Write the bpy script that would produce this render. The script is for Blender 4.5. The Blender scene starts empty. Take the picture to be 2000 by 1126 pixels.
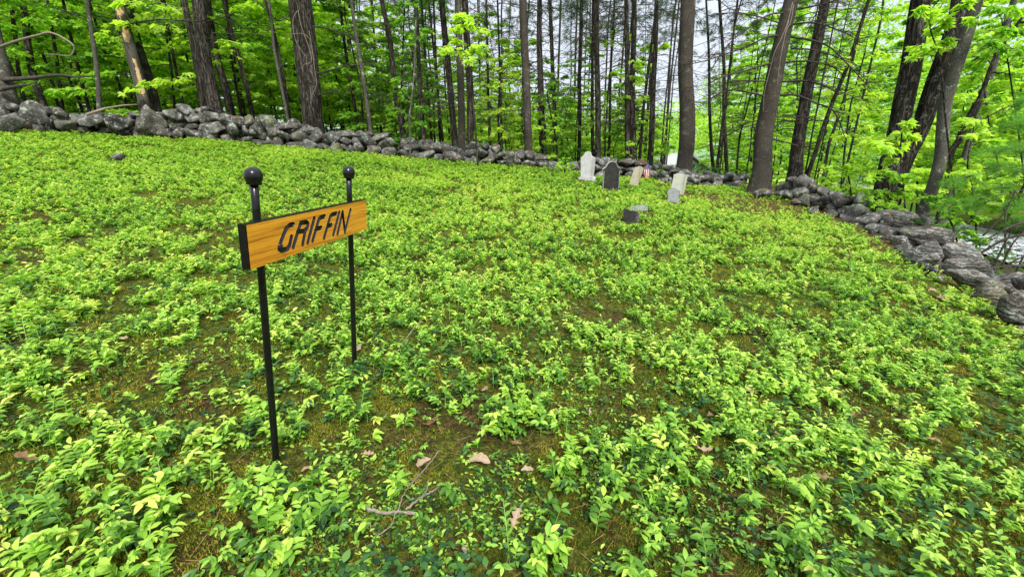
import bpy, bmesh, math, random
import numpy as np
from mathutils import Vector, Matrix
R = np.random.default_rng(11)
random.seed(5)
sc = bpy.context.scene
C = sc.collection
PI = math.pi

# ------------------------------------------------------------------ camera model
F, PITCH, EYE = 850.0, math.radians(16.9), 1.25
cp, sp = math.cos(PITCH), math.sin(PITCH)
def ray(px, py):
    u, v = (px-1000)/F, (563-py)/F
    return np.array([u, cp+v*sp, -sp+v*cp])
CAM = np.array([0, 0, EYE])
def P(px, py, t): return CAM+ray(px, py)*t

# ------------------------------------------------------------------ noise
_tab = np.random.default_rng(3).random((256, 256))
def vn(x, y, f=1.0, s=0):
    x = np.asarray(x, float)*f+s*17.3+100; y = np.asarray(y, float)*f+s*9.1+100
    xi, yi = np.floor(x).astype(int), np.floor(y).astype(int)
    fx, fy = x-xi, y-yi
    fx, fy = fx*fx*(3-2*fx), fy*fy*(3-2*fy)
    g = lambda a, b: _tab[a & 255, b & 255]
    return (g(xi, yi)*(1-fx)+g(xi+1, yi)*fx)*(1-fy)+(g(xi, yi+1)*(1-fx)+g(xi+1, yi+1)*fx)*fy
def sst(a, b, x):
    t = np.clip((np.asarray(x, float)-a)/(b-a), 0, 1); return t*t*(3-2*t)

# ------------------------------------------------------------------ terrain
def GPL(px, py):   # where an image ray meets the mean plane of the clearing
    d = ray(px, py); t = (EYE+.08)/(-.08*d[0]+.1*d[1]-d[2]); return CAM+d*t, t
_w = np.array([GPL(*q)[0][:2] for q in ((-150, 252), (-60, 254), (70, 259), (290, 269), (430, 277), (600, 293), (720, 304), (885, 320), (1066, 330), (1122, 334), (1170, 345), (1270, 353), (1350, 366), (1462, 364))])
_w = _w[np.argsort(_w[:, 0])]
YWX = [-17]+list(_w[:, 0])+[9]; YWY = [_w[0, 1]]+list(_w[:, 1]+.25)+[_w[-1, 1]+.4]
def yw(x): return np.interp(x, YWX, YWY)
def xr(y): return 3.6+.255*np.clip(y, -2, 12)
def H(x, y, detail=True):
    x = np.asarray(x, float); y = np.asarray(y, float)
    w = yw(x); r = xr(y)
    yb = np.clip(y, -4, w+.3); xb = np.clip(x, -17, r+.3)
    z = -.08*xb+.1*yb-.08
    db = np.maximum(0, y-w-.3); dr = np.maximum(0, x-r-.3)
    k = .035-.085*sst(-7, 1, x)
    z = z+k*30*(1-np.exp(-db/30))
    z = z-2.0*(1-np.exp(-dr/5))
    far = sst(60, 200, np.hypot(x, y))
    z = z*(1-far)+(-1.0)*far
    if detail:
        z = z+(.05*(vn(x, y, .7)-.5)+.025*(vn(x, y, 2.3, 2)-.5))*(1-far)*(1-.6*sst(4, 7, np.hypot(x, y)))
    return z
def G(px, py):
    p, t = GPL(px, py)
    if 5.5 < t < 16: p[2] = H(p[0], p[1]); return p, t
    d = ray(px, py); t0 = .4; t = .4
    while t < 300:
        p = CAM+d*t
        if p[2] < H(p[0], p[1]): break
        t0 = t; t *= 1.02
    for _ in range(30):
        m = (t0+t)/2; p = CAM+d*m
        if p[2] < H(p[0], p[1]): t = m
        else: t0 = m
    return CAM+d*t, t

# ------------------------------------------------------------------ mesh collector
class Geo:
    def __init__(s): s.V, s.F, s.T, s.n = [], [], [], 0
    def add(s, v, faces, mat=0, tint=.5):
        v = np.asarray(v, float).reshape(-1, 3)
        for f in faces if isinstance(faces, list) else [faces]:
            f = np.asarray(f, int)
            if f.size: s.F.append((f+s.n, mat))
        s.V.append(v); s.T.append(np.broadcast_to(np.asarray(tint, float), (len(v),)).copy()); s.n += len(v)
    def mesh(s, name, mats, smooth=True):
        me = bpy.data.meshes.new(name)
        V = np.concatenate(s.V); T = np.concatenate(s.T)
        loops = np.concatenate([f.ravel() for f, m in s.F])
        tot = np.concatenate([np.full(len(f), f.shape[1]) for f, m in s.F])
        mi = np.concatenate([np.full(len(f), m) for f, m in s.F])
        me.vertices.add(len(V)); me.vertices.foreach_set('co', V.ravel().astype(np.float32))
        me.loops.add(len(loops)); me.loops.foreach_set('vertex_index', loops.astype(np.int32))
        me.polygons.add(len(tot))
        me.polygons.foreach_set('loop_start', np.concatenate([[0], np.cumsum(tot)[:-1]]).astype(np.int32))
        for m in mats: me.materials.append(m)
        me.polygons.foreach_set('material_index', mi.astype(np.int32))
        me.polygons.foreach_set('use_smooth', np.full(len(tot), smooth))
        me.update(calc_edges=True)
        a = me.attributes.new('tint', 'FLOAT', 'POINT'); a.data.foreach_set('value', T.astype(np.float32))
        me.validate()
        return me

def link(name, me, parent=None):
    o = bpy.data.objects.new(name, me); C.objects.link(o)
    if parent is not None: o.parent = parent
    return o
def tag(o, label=None, cat=None, group=None, kind=None):
    for k, v in (('label', label), ('category', cat), ('group', group), ('kind', kind)):
        if v: o[k] = v
    return o
def empty(name, loc, label=None, cat=None, group=None, kind=None):
    o = bpy.data.objects.new(name, None); C.objects.link(o); o.location = Vector(loc)
    o.empty_display_size = .1
    return tag(o, label, cat, group, kind)
def copy_tree(o, parent=None):
    c = o.copy(); C.objects.link(c)
    if parent is not None: c.parent = parent
    for ch in list(o.children): copy_tree(ch, c)
    return c

def nrm(a): return a/np.maximum(np.linalg.norm(a, axis=-1, keepdims=True), 1e-9)
def tube(geo, pts, rad, sides=6, mat=0, tint=.5, cap=True):
    pts = np.asarray(pts, float); n = len(pts); rad = np.broadcast_to(np.asarray(rad, float), (n,))
    d = nrm(np.gradient(pts, axis=0))
    ref = np.array([0, 0, 1.]) if abs(d[:, 2]).mean() < .75 else np.array([1., 0, 0])
    a = nrm(np.cross(d, ref)); b = np.cross(d, a)
    th = np.arange(sides)*2*PI/sides
    v = pts[:, None]+rad[:, None, None]*(np.cos(th)[None, :, None]*a[:, None]+np.sin(th)[None, :, None]*b[:, None])
    i = np.arange(n-1)[:, None]*sides; j = np.arange(sides)[None]; k = (j+1) % sides
    f = np.stack([i+j, i+k, i+sides+k, i+sides+j], -1).reshape(-1, 4)
    fs = [f]
    if cap: fs += [np.arange(sides)[None, ::-1], np.arange(sides)[None]+(n-1)*sides]
    geo.add(v.reshape(-1, 3), fs, mat, tint)

# leaves: arrays p (N,3) base, d direction, nn approximate normal, l length, w width
def leaf_frame(d, nn):
    d = nrm(d); s = nrm(np.cross(d, nn)); n = np.cross(s, d); return d, s, n
def leaves(geo, p, d, nn, l, w, tint, mat=0, style='ovate', fold=.25, curl=.15):
    p = np.asarray(p, float); N = len(p)
    if N == 0: return
    d, s, n = leaf_frame(d, nn)
    l = np.broadcast_to(l, (N,))[:, None]; w = np.broadcast_to(w, (N,))[:, None]
    tint = np.broadcast_to(tint, (N,))
    def pt(a, b, c): return p+d*l*a+s*w*b+n*(l*c)
    if style == 'diamond':
        vs = [pt(0, 0, 0), pt(.45, .5, fold*.3), pt(1, 0, -curl), pt(.45, -.5, fold*.3)]
        faces = [[0, 1, 2], [0, 2, 3]]
    elif style == 'ovate':
        vs = [pt(0, 0, 0), pt(.3, .46, fold*.3), pt(.7, .34, fold*.2-curl*.4), pt(1, 0, -curl), pt(.7, -.34, fold*.2-curl*.4), pt(.3, -.46, fold*.3)]
        faces = [[0, 1, 2, 3], [0, 3, 4, 5]]
    elif style == 'fine':
        vs = [pt(0, 0, 0), pt(.36, 0, .03), pt(.7, 0, -curl*.35), pt(1, 0, -curl),
              pt(.14, .26, fold*.16), pt(.42, .5, fold*.3), pt(.74, .33, fold*.2-curl*.4),
              pt(.14, -.26, fold*.16), pt(.42, -.5, fold*.3), pt(.74, -.33, fold*.2-curl*.4)]
        faces = [[0, 4, 5, 1], [1, 5, 6, 2], [0, 1, 8, 7], [1, 2, 9, 8]]
        tri = [[2, 6, 3], [2, 3, 9]]
    elif style == 'maple':
        vs = [pt(0, 0, 0), pt(.12, .42, fold*.25), pt(.5, .58, fold*.1-curl*.4), pt(.5, .2, 0), pt(1, 0, -curl),
              pt(.5, -.2, 0), pt(.5, -.58, fold*.1-curl*.4), pt(.12, -.42, fold*.25)]
        faces = [[0, 1, 2, 3], [0, 3, 4, 5], [0, 5, 6, 7]]
    k = len(vs)
    v = np.stack(vs, 1).reshape(-1, 3)
    base = (np.arange(N)*k)[:, None, None]
    fs = [(base+np.array(faces)[None]).reshape(-1, len(faces[0]))]
    if style == 'fine': fs.append((base+np.array(tri)[None]).reshape(-1, 3))
    geo.add(v, fs, mat, np.repeat(tint, k))

# ------------------------------------------------------------------ materials
def new_mat(name):
    m = bpy.data.materials.new(name); m.use_nodes = True
    nt = m.node_tree
    for n in list(nt.nodes): nt.nodes.remove(n)
    return m, nt
class NT:
    def __init__(s, nt): s.nt = nt
    def n(s, t, **kw):
        x = s.nt.nodes.new(t)
        for k, v in kw.items():
            if k.startswith('i_'):
                key = k[2:]; key = int(key) if key.isdigit() else key.replace('_', ' ')
                x.inputs[key].default_value = v
            else: setattr(x, k, v)
        return x
    def l(s, a, b): s.nt.links.new(a, b)
    def ramp(s, fac, stops, interp='LINEAR'):
        r = s.n('ShaderNodeValToRGB'); e = r.color_ramp; e.interpolation = interp
        while len(e.elements) < len(stops): e.elements.new(.5)
        for el, (p, c) in zip(e.elements, stops): el.position = p; el.color = (*c, 1) if len(c) == 3 else c
        s.l(fac, r.inputs[0]); return r.outputs[0]
    def noise(s, co, scale, detail=4, rough=.55, dist=0):
        x = s.n('ShaderNodeTexNoise'); x.inputs['Scale'].default_value = scale; x.inputs['Detail'].default_value = detail
        x.inputs['Roughness'].default_value = rough; x.inputs['Distortion'].default_value = dist
        if co is not None: s.l(co, x.inputs['Vector'])
        return x.outputs['Fac']
    def mapping(s, co, scale=(1, 1, 1), loc=(0, 0, 0), rot=(0, 0, 0)):
        x = s.n('ShaderNodeMapping'); x.inputs['Scale'].default_value = scale; x.inputs['Location'].default_value = loc; x.inputs['Rotation'].default_value = rot
        s.l(co, x.inputs['Vector']); return x.outputs[0]
    def mix(s, fac, a, b, mode='MIX'):
        x = s.n('ShaderNodeMix', data_type='RGBA', blend_type=mode)
        for i, v in ((0, fac), (6, a), (7, b)):
            if isinstance(v, (int, float)): x.inputs[i].default_value = v
            elif isinstance(v, tuple): x.inputs[i].default_value = (*v, 1)
            else: s.l(v, x.inputs[i])
        return x.outputs[2]
    def math(s, op, a, b=0.0):
        x = s.n('ShaderNodeMath', operation=op)
        for i, v in ((0, a), (1, b)):
            if isinstance(v, (int, float)): x.inputs[i].default_value = v
            else: s.l(v, x.inputs[i])
        return x.outputs[0]
    def bump(s, h, dist=.01, strength=1.0):
        x = s.n('ShaderNodeBump'); x.inputs['Distance'].default_value = dist; x.inputs['Strength'].default_value = strength
        s.l(h, x.inputs['Height']); return x.outputs[0]
    def out(s, col, rough=.8, spec=.3, bump=None, **kw):
        b = s.n('ShaderNodeBsdfPrincipled'); o = s.n('ShaderNodeOutputMaterial')
        if isinstance(col, tuple): b.inputs['Base Color'].default_value = (*col, 1)
        else: s.l(col, b.inputs['Base Color'])
        if isinstance(rough, float): b.inputs['Roughness'].default_value = rough
        else: s.l(rough, b.inputs['Roughness'])
        b.inputs['Specular IOR Level'].default_value = spec
        if bump is not None: s.l(bump, b.inputs['Normal'])
        for k, v in kw.items(): b.inputs[k.replace('_', ' ')].default_value = v
        s.l(b.outputs[0], o.inputs[0]); return b
def obj_co(N): return N.n('ShaderNodeTexCoord').outputs['Object']
def world_co(N): return N.n('ShaderNodeNewGeometry').outputs['Position']

def leaf_mat(name, stops, trans=.35, rough=.45, spec=.35, rnd=.0):
    m, nt = new_mat(name); N = NT(nt)
    a = N.n('ShaderNodeAttribute', attribute_name='tint')
    fac = a.outputs['Fac']
    if rnd:
        oi = N.n('ShaderNodeObjectInfo')
        fac = N.math('ADD', fac, N.math('MULTIPLY', N.math('SUBTRACT', oi.outputs['Random'], .5), rnd))
    col = N.ramp(fac, stops)
    b = N.n('ShaderNodeBsdfPrincipled'); o = N.n('ShaderNodeOutputMaterial')
    N.l(col, b.inputs['Base Color']); b.inputs['Roughness'].default_value = rough; b.inputs['Specular IOR Level'].default_value = spec
    t = N.n('ShaderNodeBsdfTranslucent'); tc = N.mix(1.0, col, (1.25, 1.35, .55), 'MULTIPLY'); N.l(tc, t.inputs['Color'])
    x = N.n('ShaderNodeMixShader'); x.inputs[0].default_value = trans
    N.l(b.outputs[0], x.inputs[1]); N.l(t.outputs[0], x.inputs[2]); N.l(x.outputs[0], o.inputs[0])
    return m
M = {}
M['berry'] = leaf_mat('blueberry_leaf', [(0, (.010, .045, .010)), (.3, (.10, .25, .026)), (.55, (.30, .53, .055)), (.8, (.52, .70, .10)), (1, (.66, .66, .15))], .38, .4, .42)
M['winter'] = leaf_mat('wintergreen_leaf', [(0, (.012, .045, .018)), (.6, (.045, .13, .026)), (1, (.12, .24, .045))], .2, .5, .2)
M['moss'] = leaf_mat('moss_blade', [(0, (.030, .050, .007)), (.45, (.14, .18, .015)), (.8, (.36, .35, .03)), (1, (.38, .26, .05))], .25, .7, .1)
M['maple'] = leaf_mat('broad_leaf', [(0, (.05, .15, .018)), (.3, (.18, .42, .035)), (.62, (.42, .66, .065)), (1, (.62, .80, .13))], .58, .5, .25, .6)
M['understory'] = leaf_mat('understory_leaf', [(0, (.015, .05, .010)), (.5, (.05, .16, .016)), (1, (.15, .36, .03))], .35, .5, .2)
M['farleaf'] = leaf_mat('distant_leaf', [(0, (.08, .22, .025)), (.5, (.30, .56, .05)), (1, (.60, .76, .11))], .5, .6, .1)
M['needle'] = leaf_mat('needle', [(0, (.016, .045, .018)), (.5, (.045, .10, .035)), (1, (.11, .19, .055))], .3, .6, .15)
M['softneedle'] = leaf_mat('soft_needle', [(0, (.05, .16, .03)), (.5, (.14, .36, .05)), (1, (.28, .52, .09))], .4, .6, .15)
M['straw'] = leaf_mat('straw', [(0, (.10, .038, .014)), (.5, (.22, .10, .04)), (1, (.42, .27, .13))], .1, .8, .1)

def bark(name, c0, c1, c2, lich=(.25, .27, .22), lam=.45, sx=20., sz=2.4, bd=.02, plates=False):
    m, nt = new_mat(name); N = NT(nt); co = obj_co(N)
    a = N.noise(N.mapping(co, (sx, sx, sz)), 1.0, 5, .6, .9); b = N.noise(N.mapping(co, (sx*2.7, sx*2.7, sz*4)), 1.0, 5, .65, .5)
    rid = N.math('SUBTRACT', 1.0, N.math('MULTIPLY', N.math('ABSOLUTE', N.math('SUBTRACT', a, .5)), 5.0))   # furrows
    fur = N.ramp(rid, [(.45, (1, 1, 1)), (.95, (0, 0, 0))])
    h = N.mix(.45, fur, b) if not plates else b
    col = N.ramp(h, [(.22, c0), (.52, c1), (.85, c2)])
    tone = N.noise(co, 1.6, 3); col = N.mix(.8, col, N.ramp(tone, [(.3, (.62, .60, .58)), (.7, (1.3, 1.28, 1.22))]), 'MULTIPLY')
    li = N.ramp(N.noise(co, 7.5, 8, .78), [(.55, (0, 0, 0)), (.64, (1, 1, 1))])
    li2 = N.math('MULTIPLY', li, N.math('MULTIPLY', N.noise(co, 60, 2), lam*1.5))
    col = N.mix(li2, col, lich)
    N.out(col, .9, .12, N.bump(h, bd, 1.0)); return m
M['bark'] = bark('bark_brown', (.011, .009, .008), (.042, .036, .030), (.105, .092, .076))
M['bark_spruce'] = bark('bark_spruce', (.016, .013, .011), (.062, .053, .045), (.14, .122, .105), sx=24, sz=11, bd=.014, plates=True)
M['bark_moss'] = bark('bark_mossy', (.008, .007, .006), (.030, .027, .021), (.085, .078, .062), (.24, .28, .23), .7)
M['bark_grey'] = bark('bark_grey', (.030, .028, .024), (.085, .080, .070), (.18, .17, .15), (.36, .38, .33), .9, 16, 9, .006, True)
M['twig'] = bark('dead_twig', (.018, .015, .012), (.055, .047, .039), (.14, .125, .105), sx=30, sz=30, bd=.002, plates=True)
M['paletwig'] = bark('pale_dead_wood', (.085, .07, .052), (.22, .185, .145), (.42, .37, .29), sx=24, sz=24, bd=.003, plates=True)
def peel_mat():
    m, nt = new_mat('peeled_snag'); N = NT(nt); co = obj_co(N)
    st = N.mapping(co, (16, 16, 2.6)); a = N.noise(st, 1, 6, .65, .6)
    col = N.ramp(a, [(.25, (.02, .016, .013)), (.5, (.075, .066, .056)), (.8, (.17, .155, .135))])
    at = N.n('ShaderNodeAttribute', attribute_name='tint')
    w = N.noise(N.mapping(co, (30, 30, 3)), 1, 4); wood = N.ramp(w, [(.3, (.28, .15, .07)), (.55, (.52, .36, .20)), (.8, (.62, .48, .31))])
    mk = N.ramp(N.math('ADD', at.outputs['Fac'], N.math('MULTIPLY', N.math('SUBTRACT', N.noise(co, 14, 4), .5), .9)), [(.60, (0, 0, 0)), (.66, (1, 1, 1))])
    N.out(N.mix(mk, col, wood), .85, .15, N.bump(N.math('SUBTRACT', a, mk), .02)); return m
M['peel'] = peel_mat()

def rock_mat(name, bands=False, moss=.0, dark=1.0):
    m, nt = new_mat(name); N = NT(nt); co0 = obj_co(N)
    oi = N.n('ShaderNodeObjectInfo')
    v = N.n('ShaderNodeVectorMath', operation='ADD'); N.l(co0, v.inputs[0])
    rv = N.n('ShaderNodeCombineXYZ'); rr = N.math('MULTIPLY', oi.outputs['Random'], 40.0)
    for i in range(3): N.l(rr, rv.inputs[i])
    N.l(rv.outputs[0], v.inputs[1]); co = v.outputs[0]
    big = N.noise(co, 4.5, 6, .62); fine = N.noise(co, 38, 6, .7)
    col = N.ramp(N.mix(.4, big, fine), [(.28, (.020*dark, .019*dark, .018*dark)), (.5, (.11*dark, .107*dark, .10*dark)), (.72, (.34*dark, .335*dark, .32*dark))])
    hgt = N.mix(.5, big, fine)
    if bands:
        wv = N.n('ShaderNodeTexWave', wave_type='BANDS', bands_direction='Z'); N.l(co, wv.inputs['Vector'])
        wv.inputs['Scale'].default_value = 7.0; wv.inputs['Distortion'].default_value = 14; wv.inputs['Detail'].default_value = 6; wv.inputs['Detail Scale'].default_value = .9; wv.inputs['Detail Roughness'].default_value = .65
        col = N.mix(.7, col, N.ramp(wv.outputs['Fac'], [(.05, (.35, .35, .345)), (.5, (.8, .8, .78)), (.95, (1.3, 1.3, 1.27))]), 'MULTIPLY')
        hgt = N.mix(.3, hgt, wv.outputs['Fac'])
    tone = N.ramp(oi.outputs['Random'], [(0, (.45, .43, .41)), (.35, (1.1, 1.1, 1.08)), (.6, (.72, .65, .57)), (.8, (1.35, 1.33, 1.3)), (1, (.6, .62, .6))])
    col = N.mix(1.0, col, tone, 'MULTIPLY')
    li = N.ramp(N.noise(co, 9, 8, .8), [(.54, (0, 0, 0)), (.58, (1, 1, 1))])
    lf = N.math('MULTIPLY', li, .75)
    col = N.mix(lf, col, N.ramp(fine, [(.35, (.22, .24, .21)), (.65, (.52, .54, .49))]))
    gm = N.ramp(N.noise(co, 3.0, 3, .5), [(.60, (0, 0, 0)), (.72, (1, 1, 1))])
    col = N.mix(N.math('MULTIPLY', gm, .55+moss), col, (.15, .17, .035))
    # rust-brown needles lying on the tops
    g = N.n('ShaderNodeNewGeometry'); sx = N.n('ShaderNodeSeparateXYZ'); N.l(g.outputs['Normal'], sx.inputs[0])
    up = N.ramp(sx.outputs[2], [(.72, (0, 0, 0)), (.92, (1, 1, 1))])
    nd = N.ramp(N.noise(g.outputs['Position'], 3.2, 3), [(.55, (0, 0, 0)), (.63, (1, 1, 1))])
    col = N.mix(N.math('MULTIPLY', up, N.math('MULTIPLY', nd, .8)), col, N.ramp(N.noise(co, 70, 2), [(.3, (.07, .024, .010)), (.7, (.22, .085, .035))]))
    N.out(col, .92, .15, N.bump(hgt, .05, 1.0)); return m
M['rock'] = rock_mat('field_stone')
M['rock_band'] = rock_mat('banded_boulder', True, 0, 1.75)
M['rock_dark'] = rock_mat('dark_stone', False, .1, .75)

def simple_noise(name, stops, scale, rough=.85, spec=.25, bd=.004, sc3=(1, 1, 1), detail=6):
    m, nt = new_mat(name); N = NT(nt); co = N.mapping(obj_co(N), sc3)
    a = N.noise(co, scale, detail, .65); N.out(N.ramp(a, stops), rough, spec, N.bump(a, bd)); return m
def stone_mat(name, stops, streak, stain):
    m, nt = new_mat(name); N = NT(nt); co = obj_co(N)
    a = N.noise(co, 9, 8, .7); col = N.ramp(a, stops)
    s = N.ramp(N.noise(N.mapping(co, (14, 14, 1.2)), 1, 4), [(.5, (0, 0, 0)), (.68, (1, 1, 1))])
    col = N.mix(N.math('MULTIPLY', s, streak), col, stain)
    sp_ = N.ramp(N.noise(co, 55, 3), [(.62, (0, 0, 0)), (.68, (1, 1, 1))])
    col = N.mix(N.math('MULTIPLY', sp_, .5), col, tuple(min(1, 1.5*x) for x in stops[-1][1]))
    N.out(col, .85, .2, N.bump(N.mix(.5, a, N.noise(co, 80, 3)), .006)); return m
M['marble'] = stone_mat('white_marble', [(.25, (.30, .30, .29)), (.5, (.46, .46, .45)), (.75, (.58, .58, .57))], .55, (.17, .18, .17))
M['slate'] = stone_mat('dark_slate', [(.25, (.010, .010, .009)), (.5, (.026, .025, .023)), (.75, (.055, .052, .048))], .4, (.012, .011, .010))
M['lichen'] = stone_mat('pale_lichen', [(.25, (.25, .25, .23)), (.5, (.42, .42, .40)), (.75, (.55, .55, .53))], .2, (.2, .2, .18))
M['tan'] = stone_mat('tan_stone', [(.25, (.26, .23, .16)), (.5, (.40, .36, .26)), (.75, (.48, .44, .33))], .5, (.17, .15, .10))
M['pale'] = stone_mat('pale_stone', [(.25, (.28, .28, .21)), (.5, (.42, .42, .34)), (.75, (.50, .50, .42))], .6, (.19, .19, .14))
M['greystone'] = stone_mat('grey_stone', [(.25, (.18, .19, .19)), (.5, (.30, .31, .31)), (.75, (.40, .41, .41))], .4, (.12, .13, .13))
M['slabstone'] = stone_mat('lichen_slab', [(.25, (.07, .085, .075)), (.5, (.20, .225, .20)), (.75, (.38, .40, .37))], .4, (.06, .075, .055))

def black_mat():
    m, nt = new_mat('gloss_black'); N = NT(nt); a = N.noise(obj_co(N), 60, 4)
    N.out(N.ramp(a, [(.3, (.003, .003, .003)), (.7, (.007, .007, .0075))]), .26, .32, N.bump(a, .0012, .6), Coat_Weight=.1, Coat_Roughness=.12); return m
M['black'] = black_mat()
def oak_mat():
    m, nt = new_mat('varnished_oak'); N = NT(nt); co = obj_co(N)   # x along the board, z up
    wob = N.noise(N.mapping(co, (1.6, 1, 5)), 1.0, 3)
    v = N.n('ShaderNodeVectorMath', operation='ADD'); cx = N.n('ShaderNodeCombineXYZ'); N.l(N.math('MULTIPLY', wob, .06), cx.inputs[2])
    N.l(co, v.inputs[0]); N.l(cx.outputs[0], v.inputs[1])
    g1 = N.noise(N.mapping(v.outputs[0], (1.5, 8, 105)), 1, 5, .7, .5); g2 = N.noise(N.mapping(v.outputs[0], (7, 20, 210)), 1, 3)
    col = N.ramp(g1, [(.30, (.22, .065, .006)), (.42, (.56, .205, .014)), (.52, (.74, .31, .025)), (.7, (.82, .37, .036))])
    pores = N.ramp(g2, [(.58, (0, 0, 0)), (.70, (1, 1, 1))])
    col = N.mix(N.math('MULTIPLY', pores, .55), col, (.14, .045, .006))
    N.out(col, .32, .4, N.bump(g1, .001), Coat_Weight=.25, Coat_Roughness=.2); return m
M['oak'] = oak_mat()
def flag_mat():
    m, nt = new_mat('flag_cloth'); N = NT(nt)
    u = N.n('ShaderNodeAttribute', attribute_name='fly').outputs['Fac']; v = N.n('ShaderNodeAttribute', attribute_name='hoist').outputs['Fac']
    st = N.math('MODULO', N.math('FLOOR', N.math('MULTIPLY', v, 6.999)), 2.0)
    col = N.mix(st, (.50, .018, .03), (.80, .78, .76))
    ca = N.math('MULTIPLY', N.math('LESS_THAN', u, .42), N.math('GREATER_THAN', v, .15))
    # rows of white stars
    cu = N.math('SUBTRACT', N.math('FRACT', N.math('MULTIPLY', u, 14.2)), .5); cv = N.math('SUBTRACT', N.math('FRACT', N.math('MULTIPLY', v, 9.3)), .5)
    r = N.math('ADD', N.math('MULTIPLY', cu, cu), N.math('MULTIPLY', cv, cv)); star = N.math('LESS_THAN', r, .055)
    can = N.mix(star, (.018, .028, .13), (.75, .75, .78)); col = N.mix(ca, col, can)
    b = N.n('ShaderNodeBsdfPrincipled'); o = N.n('ShaderNodeOutputMaterial'); N.l(col, b.inputs['Base Color']); b.inputs['Roughness'].default_value = .8
    t = N.n('ShaderNodeBsdfTranslucent'); N.l(col, t.inputs['Color']); x = N.n('ShaderNodeMixShader'); x.inputs[0].default_value = .3
    N.l(b.outputs[0], x.inputs[1]); N.l(t.outputs[0], x.inputs[2]); N.l(x.outputs[0], o.inputs[0]); return m
M['flag'] = flag_mat()
M['stick'] = simple_noise('flag_stick', [(.3, (.20, .13, .06)), (.7, (.36, .25, .13))], 20)
M['deadleaf'] = leaf_mat('dead_leaf', [(0, (.12, .045, .016)), (.5, (.27, .16, .085)), (1, (.46, .34, .23))], .25, .6, .3)
M['gravel'] = simple_noise('pale_gravel', [(.3, (.26, .27, .29)), (.7, (.46, .47, .49))], 6)
M['siding'] = simple_noise('white_siding', [(.3, (.62, .64, .67)), (.7, (.78, .79, .8))], 3)
M['roofing'] = simple_noise('grey_shingle', [(.3, (.48, .49, .5)), (.7, (.66, .66, .66))], 8)
M['glass'] = simple_noise('dark_window', [(.3, (.05, .10, .14)), (.7, (.12, .2, .26))], 2, .1, .5)
M['sand'] = simple_noise('sand', [(.3, (.34, .28, .18)), (.7, (.55, .47, .33))], 5)

def ground_mat():
    m, nt = new_mat('forest_soil'); N = NT(nt); co = world_co(N)
    fine = N.noise(co, 46, 8, .85); mid = N.noise(co, 5, 6, .65); big = N.noise(co, 1.3, 4, .55)
    soil = N.ramp(fine, [(.36, (.010, .007, .004)), (.5, (.050, .032, .013)), (.66, (.19, .115, .045))])
    moss = N.ramp(fine, [(.36, (.010, .014, .003)), (.5, (.055, .075, .009)), (.64, (.24, .24, .024))])
    needles = N.ramp(N.mix(.45, fine, N.noise(co, 17, 5, .7)), [(.34, (.018, .011, .006)), (.47, (.085, .044, .021)), (.56, (.13, .085, .028)), (.66, (.26, .15, .07))])
    at = N.n('ShaderNodeAttribute', attribute_name='tint')
    mk = N.ramp(N.mix(.5, mid, big), [(.39, (0, 0, 0)), (.50, (1, 1, 1))])
    col = N.mix(mk, soil, moss)
    col = N.mix(N.math('MULTIPLY', at.outputs['Fac'], .85), col, needles)
    # beyond the walls: darker leaf litter, far off: meadow green
    g2 = N.n('ShaderNodeAttribute', attribute_name='wild'); litter = N.ramp(mid, [(.3, (.022, .022, .010)), (.6, (.07, .06, .028)), (.75, (.08, .12, .025))])
    col = N.mix(g2.outputs['Fac'], col, litter)
    g3 = N.n('ShaderNodeAttribute', attribute_name='meadow'); col = N.mix(g3.outputs['Fac'], col, N.ramp(mid, [(.3, (.16, .27, .04)), (.7, (.36, .44, .07))]))
    N.out(col, .95, .1, N.bump(N.mix(.4, fine, mid), .03)); return m
M['ground'] = ground_mat()
M['hill'] = simple_noise('wooded_hill', [(.3, (.10, .19, .13)), (.5, (.17, .28, .18)), (.7, (.26, .38, .22))], .12, .95, .05, 1.0)  # wooded green with the blue of distance haze put into the colour

# ------------------------------------------------------------------ ground sheet
def spaced(lo, hi, step, far, g=1.16):
    a = list(np.arange(lo, hi+1e-6, step)); s = step
    up = [a[-1]]
    while up[-1] < far: s *= g; up.append(up[-1]+s)
    dn = [a[0]]; s = step
    while dn[-1] > -far: s *= g; dn.append(dn[-1]-s)
    return np.array(dn[::-1][:-1]+a+up[1:])
gx = spaced(-13, 9, .14, 420); gy = spaced(-.5, 13, .14, 420)
X, Y = np.meshgrid(gx, gy); Z = H(X, Y)
inside_x = X-xr(Y)
g = Geo(); nx, ny = len(gx), len(gy)
i = (np.arange(ny-1)[:, None]*nx+np.arange(nx-1)[None]).ravel()
bare_c, _ = G(1490, 400); bare2, _ = G(1650, 470)
def bare(x, y):   # rust-brown needle ground along the right wall and in the far corner
    e = xr(y)-x
    b = 1-sst(.02, .5, e+.5*(vn(x, y, 1.6, 4)-.5))
    d = np.hypot((x-bare_c[0])/1.9, (y-bare_c[1])/1.1)
    b = np.maximum(b, (1-sst(.5, 1.25, d+.9*(vn(x, y, 1.9, 7)-.5))))
    w = yw(x)-y
    b = np.maximum(b, (1-sst(-.05, .3, w+.4*(vn(x, y, 1.7, 9)-.5))))
    return np.clip(b*sst(-1.1, -.4, e), 0, 1)
tint = bare(X, Y)
g.add(np.stack([X, Y, Z], -1).reshape(-1, 3), np.stack([i, i+1, i+nx+1, i+nx], -1), 0, tint.ravel())
me = g.mesh('ground', [M['ground']])
wild = np.maximum(sst(.1, .8, Y-yw(X)), sst(.1, .9, X-xr(Y)))
mead = sst(19, 30, Y+.0*X)*sst(-6, 0, X)+0*X; mead = np.maximum(mead, sst(60, 90, np.hypot(X, Y)))
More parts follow.
